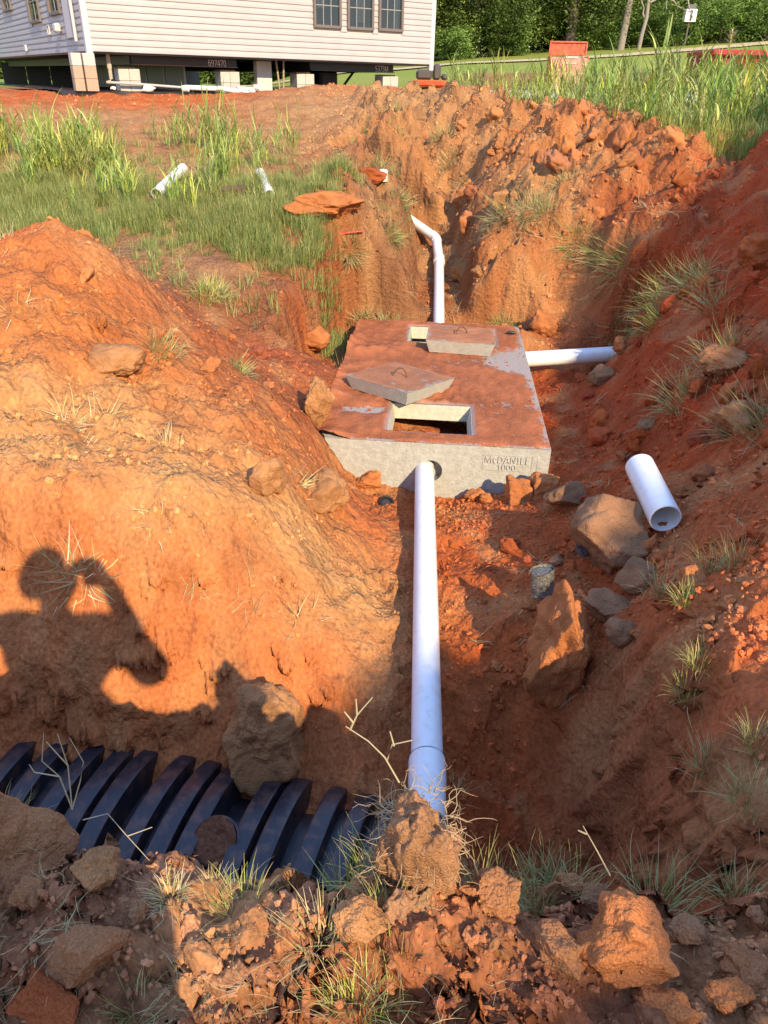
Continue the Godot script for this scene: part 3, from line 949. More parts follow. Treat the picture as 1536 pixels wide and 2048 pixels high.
	for r in NZ:
		for c in NX:
			var x := lerpf(-w - 0.006, w - 0.004, float(c) / (NX - 1))
			var z := lerpf(0.004, -L - 0.01, float(r) / (NZ - 1))
			var n1 := noise_f.get_noise_2d(x * 1.9 + 3.0, z * 1.9)
			var n2 := noise_f.get_noise_2d(x * 9.0 + 3.0, z * 4.0)
			var thick := 0.006 + 0.012 * n1 + 0.006 * n2
			thick += 0.05 * smoothstep(-w + 0.25, -w - 0.05, x) * (0.6 + n1) + 0.02 * smoothstep(-0.9, -0.3, z) * smoothstep(0.1, -0.5, x) * maxf(0.0, 0.5 + n1)
			thick += 0.028 * smoothstep(0.55, 0.0, Vector2(x + 0.05, z + 0.83).length()) * (0.5 + n2)
			thick += 0.05 * smoothstep(0.5, 0.0, Vector2(x + 0.58, z + 1.9).length()) * (0.6 + n1)
			thick -= 0.018 * smoothstep(0.35, 0.1, Vector2((x - 0.62) * 1.2, (z + 1.75) * 0.7).length())
			thick -= 0.02 * smoothstep(0.22, 0.05, Vector2(x + 0.45, (z + 0.5) * 2.0).length()) + 0.012 * smoothstep(0.1, 0.0, w - x)
			thick -= 0.012 * smoothstep(0.03, 0.0, -z)
			thick += (-noise_d.get_noise_2d(x * 1.6 + 5.0, z * 1.6) - 0.35) * 0.010
			var edge := 1.0
			for h in holes:
				var dx := maxf(maxf(h.position.x - x, x - h.end.x), 0.0)
				var dz := maxf(maxf(h.position.y - z, z - h.end.y), 0.0)
				edge = minf(edge, smoothstep(0.004, 0.04, Vector2(dx, dz).length()))
			var dirt := smoothstep(-0.003, 0.0025, thick)
			thick = maxf(thick, 0.0) * edge
			var hole := false
			for h in holes:
				if h.grow(0.002).has_point(Vector2(x, z)):
					hole = true
			keep.append(0 if hole else 1)
			b.v.append(Vector3(x, 0.0 + thick, z))
			var red := Color(0.47, 0.165, 0.075) * (1.0 + 0.4 * n1 + 0.25 * n2)
			b.c.append(Color(0.50, 0.44, 0.40).lerp(red, clampf(dirt * (0.35 + 0.65 * edge), 0.0, 1.0)))
	for r in NZ:
		for c in NX:
			var k := r * NX + c
			var du := b.v[k + 1 if c < NX - 1 else k] - b.v[k - 1 if c > 0 else k]
			var dv := b.v[k + NX if r < NZ - 1 else k] - b.v[k - NX if r > 0 else k]
			b.n.append(du.cross(dv).normalized())
	for r in NZ - 1:
		for c in NX - 1:
			var k := r * NX + c
			if keep[k] + keep[k + 1] + keep[k + NX] + keep[k + NX + 1] == 4:
				b.i.append_array([k, k + NX, k + 1, k + 1, k + NX, k + NX + 1])
	tag(part("soil_layer", b.mesh(M.soil_thin), o), "", "", "", "stuff")

	lid("concrete_lid", "diamond-turned concrete lid with a rusty loop handle beside the front tank opening", Vector3(0.095, -0.492, -5.265), -41.0, 0.60, 0.55, 0.10, Vector3(-3.0, 0, 2.0))
	lid("concrete_lid", "squarer concrete lid pulled half off the far tank opening", Vector3(0.63, -0.49, -6.335), -6.0, 0.585, 0.44, 0.115, Vector3(1.0, 0, -1.0))
	# a loose scrap of black plastic on the deck
	b = MB.new()
	b.tube([Vector3(-0.05, 0, 0), Vector3(-0.015, 0.012, 0.005), Vector3(0.03, 0.006, 0.0), Vector3(0.055, 0.0, 0.012)], [0.003, 0.016, 0.014, 0.003], 7)
	one("plastic_scrap", b.mesh(M.black_rubber), "small black plastic scrap lying on the tank near the far opening", "scrap", Vector3(1.13, -0.478, -6.75))


func rim(t: float, w: float, deep: float, ox: float, oy: float) -> Vector3:
	var dx := cos(t)
	var dy := sin(t)
	var k := 1e9
	if absf(dx) > 1e-5:
		k = minf(k, ((w if dx > 0 else -w) - ox) / dx)
	if absf(dy) > 1e-5:
		k = minf(k, ((-0.004 if dy > 0 else -deep) - oy) / dy)
	# snap the corner rays onto the corners
	var p := Vector3(ox + dx * k, oy + dy * k, 0)
	for cx in [-w, w]:
		for cy in [-0.004, -deep]:
			if absf(atan2(cy - oy, cx - ox) - atan2(dy, dx)) < TAU / 80.0 + 0.0001:
				p = Vector3(cx, cy, 0)
	return p


func lid(called: String, label: String, at: Vector3, turn: float, wide: float, long: float, thick: float, tilt: Vector3) -> void:
	var o := thing(called, label, "lid", at)
	o.rotation_degrees = Vector3(tilt.x, turn, tilt.z)
	var b := MB.new()
	var N := 26
	var gc := Color(0.46, 0.46, 0.42)
	var h := [wide / 2.0, long / 2.0]
	var hb := [wide / 2.0 - 0.035, long / 2.0 - 0.035]
	# sides with a slightly wavy upper edge
	var rings := []
	var per: Array[Vector2] = []
	for k in 4:
		for j in 16:
			var f := j / 16.0
			match k:
				0: per.append(Vector2(lerpf(-1, 1, f), 1))
				1: per.append(Vector2(1, lerpf(1, -1, f)))
				2: per.append(Vector2(lerpf(1, -1, f), -1))
				3: per.append(Vector2(-1, lerpf(-1, 1, f)))
	for k in 64:
		var p := per[k]
		var q := per[(k + 1) % 64]
		var a := Vector3(p.x * h[0], thick + 0.004 * noise_f.get_noise_2d(p.x * 2.0 + at.x, p.y * 2.0), p.y * h[1])
		var c := Vector3(q.x * h[0], thick + 0.004 * noise_f.get_noise_2d(q.x * 2.0 + at.x, q.y * 2.0), q.y * h[1])
		b.quad(c, a, Vector3(p.x * hb[0], 0, p.y * hb[1]), Vector3(q.x * hb[0], 0, q.y * hb[1]), gc)
	b.quad(Vector3(-hb[0], 0, -hb[1]), Vector3(hb[0], 0, -hb[1]), Vector3(hb[0], 0, hb[1]), Vector3(-hb[0], 0, hb[1]), gc)
	part("slab", b.mesh(M.concrete), o)
	# soil film over the top
	var s := MB.new()
	for r in N + 1:
		for c in N + 1:
			var x := (float(c) / N * 2.0 - 1.0)
			var z := 1.0 - float(r) / N * 2.0
			var n1 := noise_f.get_noise_2d(x * 0.9 + at.z * 3.0, z * 0.9)
			var n2 := noise_f.get_noise_2d(x * 3.0 + at.z, z * 5.0)
			var e := maxf(absf(x), absf(z))
			var thk := 0.003 + 0.006 * n1 + 0.003 * n2 - 0.004 * smoothstep(0.85, 1.0, e)
			s.v.append(Vector3(x * h[0], thick + 0.0015 + maxf(thk, 0.0) * smoothstep(1.0, 0.9, e) + 0.004 * noise_f.get_noise_2d(x * 2.0 + at.x, z * 2.0), z * h[1]))
			s.c.append(Color(0.50, 0.45, 0.41).lerp(Color(0.50, 0.225, 0.12) * (1.0 + 0.35 * n1), smoothstep(-0.003, 0.001, thk)))
	for r in N + 1:
		for c in N + 1:
			var k := r * (N + 1) + c
			var du := s.v[k + 1 if c < N else k] - s.v[k - 1 if c > 0 else k]
			var dv := s.v[k + N + 1 if r < N else k] - s.v[k - N - 1 if r > 0 else k]
			s.n.append(du.cross(dv).normalized())
	for r in N:
		for c in N:
			var k := r * (N + 1) + c
			s.i.append_array([k, k + N + 1, k + 1, k + 1, k + N + 1, k + N + 2])
	tag(part("soil_layer", s.mesh(M.soil_thin), o), "", "", "", "stuff")
	var hd := MB.new()
	var pts := []
	for k in 11:
		var t := PI * k / 10.0
		pts.append(Vector3(-cos(t) * 0.055, thick - 0.02 + sin(t) * 0.085, 0.008 * cos(t * 2.0)))
	hd.tube(pts, [0.0055], 8)
	var hm := part("handle", hd.mesh(M.rust), o)
	hm.rotation_degrees.y = 25.0


func pipe_part(called: String, o: Node3D, a: Vector3, c: Vector3, r: float, wall := 0.006, col := Color.WHITE, segs := 36) -> MeshInstance3D:
	var b := MB.new()
	var L := (c - a).length()
	var k := 0.0025
	b.lathe(a, c, [Vector2(r - wall, L), Vector2(r - wall, 0.0), Vector2(r - k, 0.0), Vector2(r, k), Vector2(r, L - k), Vector2(r - k, L), Vector2(r - wall, L)], segs, col)
	return part(called, b.mesh(M.pvc), o)


func build_pipes() -> void:
	# outlet, from the tank to the chambers
	var a := Vector3(0.262, -0.70, -4.42)
	var c := Vector3(0.186, -0.735, -1.93)
	var o := thing("outlet_pipe", "long white pipe running from the tank face towards the black chamber", "pipe", a)
	pipe_part("pipe", o, Vector3(), c - a, 0.062)
	var d := (c - a).normalized()
	var b := MB.new()
	var r := 0.062
	b.lathe(c - a - d * 0.05, c - a + d * 0.26, [Vector2(r + 0.001, 0.0), Vector2(r + 0.006, 0.003), Vector2(r + 0.0085, 0.02), Vector2(r + 0.0085, 0.125), Vector2(r + 0.005, 0.15), Vector2(r + 0.005, 0.28), Vector2(r - 0.004, 0.28), Vector2(r - 0.004, 0.0)], 40)
	part("coupling", b.mesh(M.pvc), o)
	b = MB.new()
	b.lathe(c - a - d * 0.052, c - a + d * 0.26, [Vector2(r + 0.0012, -0.003), Vector2(r + 0.0075, 0.0035), Vector2(r + 0.0087, 0.006)], 40, Color(0.25, 0.38, 0.55))
	part("glue_line", b.mesh(M.pvc), o)
	# side pipe
	a = Vector3(1.16, -0.62, -6.42)
	c = Vector3(2.30, -0.575, -6.58)
	o = thing("side_pipe", "white pipe sticking out of the right side of the tank under hanging grass", "pipe", a)
	pipe_part("pipe", o, Vector3(), c - a, 0.068)
	# inlet with an elbow
	a = Vector3(0.485, -0.585, -7.0)
	var p1 := Vector3(0.561, -0.25, -8.80)
	var p2 := Vector3(0.545, -0.10, -9.30)
	var p3 := Vector3(0.16, 0.08, -9.75)
	o = thing("inlet_pipe", "white pipe with a bent elbow coming down the far trench into the tank", "pipe", a)
	pipe_part("pipe", o, Vector3(), p1 - a, 0.055)
	d = (p1 - a).normalized()
	b = MB.new()
	b.lathe(p1 - a - d * 0.08, p1 - a + d * 0.1, [Vector2(0.056, 0), Vector2(0.064, 0.004), Vector2(0.064, 0.15), Vector2(0.056, 0.155)], 28)
	part("coupling", b.mesh(M.pvc), o)
	pipe_part("pipe", o, p1 - a, p2 - a - (p2 - p1).normalized() * 0.02, 0.055)
	var bend := []
	var u0 := (p1 - p2).normalized() * 0.075
	var u1 := (p3 - p2).normalized() * 0.075
	for k in 13:
		var t := k / 12.0
		bend.append(p2 - a + u0 * (1 - t) * (1 - t) + u1 * t * t)
	b = MB.new()
	b.tube(bend, [0.061], 24)
	part("elbow", b.mesh(M.pvc), o)
	pipe_part("pipe", o, p2 - a + u1 * 0.9, p3 - a, 0.055)
	# offcuts
	loose("loose_pipe", "short white pipe offcut lying on the right bank, its open end to the viewer", Vector3(1.315, -0.235, -2.99), Vector3(1.325, -0.20, -3.47), 0.074)
	loose("loose_pipe", "short white pipe offcut lying in the grass on the left", Vector3(-2.40, 0.0, -8.12), Vector3(-2.33, 0.0, -9.02), 0.056)
	loose("loose_pipe", "muddy white pipe offcut in the grass right of the other offcut", Vector3(-1.24, 0.0, -8.12), Vector3(-1.47, 0.0, -9.0), 0.052)
	var w := MB.new()
	w.lathe(Vector3(0, 0, 0), Vector3(0, 0.13, 0), [Vector2(0.052, 0), Vector2(0.052, 0.10), Vector2(0.044, 0.12), Vector2(0.0, 0.125)], 24, Color(0.8, 0.76, 0.68))
	one("pipe_stub", w.mesh(M.pvc), "small whitish capped pipe stub standing on the spoil left of the far trench", "pipe", Vector3(-0.1, ground(-0.1, -8.9) - 0.02, -8.9))
	w = MB.new()
	w.lathe(Vector3(0, 0, 0), Vector3(0.01, 0.035, 0.02), [Vector2(0.048, 0), Vector2(0.048, 0.03), Vector2(0.042, 0.036), Vector2(0.036, 0.03), Vector2(0.03, 0.012), Vector2(0.0, 0.01)], 24)
	one("rubber_cap", w.mesh(M.black_rubber), "small round black rubber cap on the soil left of the long pipe", "cap", Vector3(0.01, ground(0.01, -4.13) + 0.0, -4.13))
	# crushed can
	w = MB.new()
	var rings := []
	for k in 14:
		var ring := PackedVector3Array()
		var f := k / 13.0
		for j in 24:
			var t := TAU * j / 24.0
			var rr := 0.058 + 0.010 * noise_a.get_noise_3d(cos(t) * 0.6, f * 1.0, sin(t) * 0.6) * smoothstep(0.0, 0.6, f) + (0.003 if k == 0 or k == 13 or k == 12 else 0.0)
			ring.append(Vector3(cos(t) * rr, f * 0.13, sin(t) * rr * 0.8))
		rings.append(ring)
	w.skin(rings, true, Color(0.42, 0.46, 0.47))
	var can := thing("crushed_can", "crushed rusty grey can standing behind the orange wedge-shaped clod", "can", Vector3(0.775, ground(0.775, -2.9) + 0.04, -2.90))
	can.rotation_degrees = Vector3(-8, 20, 6)
	part("side", w.mesh(M.rusty_steel), can)
	w = MB.new()
	w.lathe(Vector3(0, 0.118, 0), Vector3(0, 0.128, 0), [Vector2(0.052, 0.0), Vector2(0.03, 0.004), Vector2(0.0, 0.002)], 20, Color(0.38, 0.40, 0.38))
	var top := part("crumpled_top", w.mesh(M.rusty_steel), can)
	top.scale = Vector3(1, 1, 0.8)
	# plank shard on the big slab, sticks and roots
	w = MB.new()
	w.bevel(Vector3(-0.18, -0.012, -0.035), Vector3(0.18, 0.012, 0.035), 0.006, Color(0.20, 0.13, 0.12))
	var pl := one("flat_shard", w.mesh(M.bark), "dark purple brown flat shard lying aslant on the large rock slab", "shard", Vector3(1.10, ground(1.12, -3.2) + 0.11, -3.20))
	pl.rotation_degrees = Vector3(38, 55, 20)
	w = MB.new()
	w.tube([Vector3(-0.21, 0.02, 0), Vector3(-0.1, 0.045, 0.01), Vector3(0, 0.04, 0.02), Vector3(0.1, 0.01, 0.03), Vector3(0.17, -0.05, 0.04)], [0.012, 0.014, 0.013, 0.012, 0.007], 8, Color(0.22, 0.14, 0.08))
	one("bent_root", w.mesh(M.bark), "bent brown root arching out of the cut bank left of the tank", "root", Vector3(-0.72, ground(-0.74, -5.95) + 0.04, -5.93))
	w = MB.new()
	w.tube([Vector3(-0.16, 0, 0.03), Vector3(0, 0.03, 0), Vector3(0.16, 0.045, -0.03)], [0.009], 6)
	one("red_rod", w.mesh(M.red_paint), "thin red plastic rod lying in the grass by the trench edge", "rod", Vector3(-0.42, ground(-0.42, -7.5) + 0.06, -7.5))
	w = MB.new()
	w.bevel(Vector3(-0.13, -0.05, -0.06), Vector3(0.13, 0.05, 0.06), 0.02, Color(0.2, 0.11, 0.08))
	var lg := one("wood_chunk", w.mesh(M.bark), "small dark brown chunk of wood in the grass beside the muddy offcut", "wood", Vector3(-1.62, ground(-1.62, -8.2) + 0.05, -8.2))
	lg.rotation_degrees = Vector3(0, 20, 5)


func loose(called: String, label: String, a: Vector3, c: Vector3, r: float) -> void:
	if a.y == 0.0:
		a.y = ground(a.x, a.z) + r * 1.1
		c.y = ground(c.x, c.z) + r * 1.1
	var o := thing(called, label, "pipe", a, "")
	pipe_part("pipe", o, Vector3(), c - a, r, 0.007)


# a leaching chamber: an arched black shell with raised ribs
func arch(f: float, half: float, high: float) -> Vector3:
	# f runs 0..1 from the near foot over the top to the far foot
	var t := PI * f
	var cx := cos(t)
	var sy := sin(t)
	return Vector3(0, high * pow(sy, 0.85), half * signf(cx) * pow(absf(cx), 0.95))


func arch_band(b: MB, x0: float, x1: float, half: float, high: float, col: Color, f0 := 0.0, f1 := 1.0, slant := 0.012) -> void:
	var N := 26
	var top := []
	var p0 := PackedVector3Array()
	var p1 := PackedVector3Array()
	for k in N + 1:
		var p := arch(lerpf(f0, f1, float(k) / N), half, high)
		p0.append(Vector3(x0, p.y, p.z))
		p1.append(Vector3(x1, p.y, p.z))
	b.skin([p0, p1], false, col)
	# a low crown softens the upper edges
	if x1 - x0 > 0.05:
		var c0 := PackedVector3Array()
		var c1 := PackedVector3Array()
		for k in N + 1:
			var p := arch(lerpf(f0, f1, float(k) / N), half + 0.005, high + 0.005)
			c0.append(Vector3(x0 + 0.010, p.y, p.z))
			c1.append(Vector3(x1 - 0.010, p.y, p.z))
		b.skin([p0, c0, c1, p1], false, col)
	# side walls of the band
	for s in 2:
		var o := PackedVector3Array()
		var q := PackedVector3Array()
		for k in N + 1:
			var p := arch(lerpf(f0, f1, float(k) / N), half - 0.12, high - 0.12)
			var x := x0 if s == 0 else x1
			o.append(Vector3(x, p0[k].y, p0[k].z))
			q.append(Vector3(x - slant if s == 0 else x + slant, p.y, p.z))
		if s == 0:
			b.skin([q, o], false, col)
		else:
			b.skin([o, q], false, col)


func build_chamber(label: String, at: Vector3, turn: float, xs: Array, x_end: Vector2, port_at: float) -> void:
	var o := thing("leaching_chamber", label, "drainage chamber", at)
	o.rotation_degrees.y = turn
	var col := Color(0.011, 0.015, 0.023)
	var half := 0.41
	var high := 0.30
	var b := MB.new()
	var ends := [[x_end.x - 0.062, x_end.x]] + xs + [[x_end.y, x_end.y + 0.062]]
	for k in ends.size() - 1:
		var deep := 0.118 if ends[k + 1][0] - ends[k][1] > 0.08 else 0.07
		b = MB.new()
		arch_band(b, ends[k][1] - 0.01, ends[k + 1][0] + 0.01, half - deep, high - deep, col)
		part("shell", b.mesh(M.black_plastic), o)
	for x in xs:
		b = MB.new()
		arch_band(b, x[0], x[1], half, high, col)
		part("rib", b.mesh(M.black_plastic), o)
	# low stiffeners and louvre slots between the ribs
	for k in xs.size() - 1:
		var g0: float = xs[k][1]
		var g1: float = xs[k + 1][0]
		var mid := (g0 + g1) / 2.0
		if g1 - g0 < 0.02 or g1 - g0 > 0.08:
			continue
		if absf(mid - port_at) < 0.03:
			continue
		for f in [0.2, 0.3, 0.4, 0.58]:
			if f == 0.3 and k % 2 == 0:
				continue
			var p := arch(f, half - 0.075, high - 0.075)
			b = MB.new()
			b.bevel(Vector3(g0 - 0.004, p.y - 0.006, p.z - 0.006), Vector3(g1 + 0.004, p.y + 0.010, p.z + 0.006), 0.003, col)
			part("stiffener", b.mesh(M.black_plastic), o)
		b = MB.new()
		arch_band(b, mid - 0.010, mid + 0.010, half - 0.05, high - 0.05, col, 0.04, 0.36, 0.003)
		part("low_rib", b.mesh(M.black_plastic), o)
		if k % 3 == 1:
			var p := arch(0.3, half - 0.055, high - 0.055)
			b = MB.new()
			b.lathe(Vector3(mid, p.y - 0.01, p.z), Vector3(mid, p.y + 0.03, p.z + 0.02), [Vector2(0.028, 0), Vector2(0.028, 0.03), Vector2(0.022, 0.034), Vector2(0.018, 0.03), Vector2(0.016, 0.01), Vector2(0.0, 0.008)], 18, col)
			part("boss", b.mesh(M.black_plastic), o)
	if port_at < 90:
		var p := arch(0.43, half - 0.02, high - 0.02)
		b = MB.new()
		var ax := Vector3(0, 0.93, 0.36).normalized()
		b.lathe(Vector3(port_at, p.y, p.z) - ax * 0.05, Vector3(port_at, p.y, p.z) + ax, [Vector2(0.094, 0.0), Vector2(0.094, 0.072), Vector2(0.086, 0.076), Vector2(0.082, 0.072), Vector2(0.082, 0.036), Vector2(0.0, 0.036)], 36, col)
		part("inspection_port", b.mesh(M.black_plastic), o)
		# soil fallen into the port
		var s := MB.new()
		var N := 26
		var rings := []
		for r in N:
			var ring := PackedVector3Array()
			var rr := 0.080 * r / (N - 1)
			for j in 36:
				var t := TAU * j / 36.0
				var q := Vector3(port_at, p.y, p.z) + Vector3(cos(t) * rr, 0, sin(t) * rr)
				var hgt := 0.010 + 0.02 * smoothstep(-0.06, 0.08, -sin(t) * rr) - 0.009 * noise_c.get_noise_2d(q.x * 3.0, q.z * 3.0) - 0.006 * noise_d.get_noise_2d(q.x * 2.0, q.z * 2.0)
				q += Vector3(0, -0.12 * 0 - sin(t) * rr * 0.39, 0) + ax * hgt
				ring.append(q)
			rings.append(ring)
		s.skin(rings, true, Color(0.24, 0.105, 0.055))
		tag(part("soil_fill", s.mesh(M.soil), o), "", "", "", "stuff")


func build_chambers() -> void:
	var xs := []
	# rib positions along the chamber, in pairs with wider dark gaps
	for p in [-1.62, -1.48, -1.33, -1.21, -1.11, -0.95, -0.83, -0.73, -0.537, -0.437, -0.275, -0.15, -0.03]:
		xs.append([p - 0.006, p + 0.066])
	build_chamber("black ribbed plastic drainage chamber with a round soil-filled port in the trench", Vector3(0.0, -1.28, -1.735), -14.0, xs, Vector2(-1.62, 0.16), -0.60)
	var ys := []
	for p in [-2.55, -2.42, -2.28, -2.14, -2.0, -1.88]:
		ys.append([p - 0.006, p + 0.066])
	build_chamber("end of a second black drainage chamber beyond the left boulder", Vector3(-0.15, -1.29, -1.72), -14.0, ys, Vector2(-2.6, -1.76), 99.0)


# ---------------------------------------------------------------- clods, crumbs
var ico_v := {}
var ico_i := {}


func ico(level: int) -> void:
	if ico_v.has(level):
		return
	var v: Array[Vector3] = []
	var f := PackedInt32Array()
	if level == 0:
		var t := (1.0 + sqrt(5.0)) / 2.0
		for p in [[-1, t, 0], [1, t, 0], [-1, -t, 0], [1, -t, 0], [0, -1, t], [0, 1, t], [0, -1, -t], [0, 1, -t], [t, 0, -1], [t, 0, 1], [-t, 0, -1], [-t, 0, 1]]:
			v.append(Vector3(p[0], p[1], p[2]).normalized())
		f = PackedInt32Array([0, 5, 11, 0, 1, 5, 0, 7, 1, 0, 10, 7, 0, 11, 10, 1, 9, 5, 5, 4, 11, 11, 2, 10, 10, 6, 7, 7, 8, 1, 3, 4, 9, 3, 2, 4, 3, 6, 2, 3, 8, 6, 3, 9, 8, 4, 5, 9, 2, 11, 4, 6, 10, 2, 8, 7, 6, 9, 1, 8])
	else:
		ico(level - 1)
		v.assign(ico_v[level - 1])
		var mid := {}
		var old: PackedInt32Array = ico_i[level - 1]
		for k in range(0, old.size(), 3):
			var e := []
			for j in 3:
				var a := old[k + j]
				var b := old[k + (j + 1) % 3]
				var key := mini(a, b) * 100000 + maxi(a, b)
				if not mid.has(key):
					mid[key] = v.size()
					v.append((v[a] + v[b]).normalized())
				e.append(mid[key])
			f.append_array([old[k], e[0], e[2], old[k + 1], e[1], e[0], old[k + 2], e[2], e[1], e[0], e[1], e[2]])
	ico_v[level] = v
	ico_i[level] = f


# a lump of clay: a ball cut by a few planes, then roughened
func clod_mesh(seed_: int, level: int, size: Vector3, cuts: int, rough: float, col: Color, m: Material, smooth_ := true, cutting := []) -> ArrayMesh:
	ico(level)
	var r := RandomNumberGenerator.new()
	r.seed = seed_
	var planes: Array[Vector3] = []
	var dist := PackedFloat32Array()
	for k in cuts:
		planes.append(Vector3(r.randfn(), r.randfn(), r.randfn()).normalized())
		dist.append(r.randf_range(0.52, 0.86))
	for c in cutting:
		planes.append((c[0] as Vector3).normalized())
		dist.append(c[1])
	cuts = planes.size()
	var b := MB.new()
	var off := Vector3(r.randf() * 50.0, r.randf() * 50.0, r.randf() * 50.0)
	var src: Array[Vector3] = ico_v[level]
	for p in src:
		var d := 1.0
		for k in cuts:
			var c := p.dot(planes[k])
			if c > 0.05:
				var lim := dist[k] / c
				d = minf(d, lim)
		d *= 1.0 + 0.30 * rough * noise_a.get_noise_3dv(p * 0.55 + off)
		var q := p * d
		var big := -noise_c.get_noise_3dv(q * size * 1.6 + off)
		var fine := -noise_d.get_noise_3dv(q * size * 3.0 + off) - 0.6 * noise_d.get_noise_3dv(q * size * 7.0 + off)
		var s := (size.x + size.y + size.z) / 3.0
		var push := (big - 0.3) * rough * 0.11 * minf(1.0, 0.3 + s * 2.0) + (fine - 0.3) * rough * 0.040 * minf(1.0, 0.03 / s + 0.4)
		q *= 1.0 + push
		b.v.append(q * size)
		var k1 := noise_f.get_noise_3dv(q * size * 6.0 + off)
		b.c.append(col * (1.0 + 0.35 * k1 + 0.25 * push * 6.0))
	b.n.resize(b.v.size())
	var f: PackedInt32Array = ico_i[level]
	for k in range(0, f.size(), 3):
		var a := b.v[f[k]]
		var nn := (b.v[f[k + 2]] - a).cross(b.v[f[k + 1]] - a)
		if nn.dot(a) < 0:
			nn = -nn
		for j in 3:
			b.n[f[k + j]] += nn
	for k in b.n.size():
		b.n[k] = b.n[k].normalized()
	# keep the winding with the normals
	var a0 := b.v[f[0]]
	var flip := ((b.v[f[2]] - a0).cross(b.v[f[1]] - a0)).dot(b.n[f[0]]) < 0
	if flip:
		for k in range(0, f.size(), 3):
			b.i.append_array([f[k], f[k + 2], f[k + 1]])
	else:
		b.i = f
	return b.mesh(m, smooth_)


const CLAYS := {"B": Color(0.47, 0.215, 0.095), "T": Color(0.54, 0.27, 0.115), "R": Color(0.46, 0.125, 0.042), "O": Color(0.60, 0.225, 0.08), "G": Color(0.41, 0.215, 0.11)}


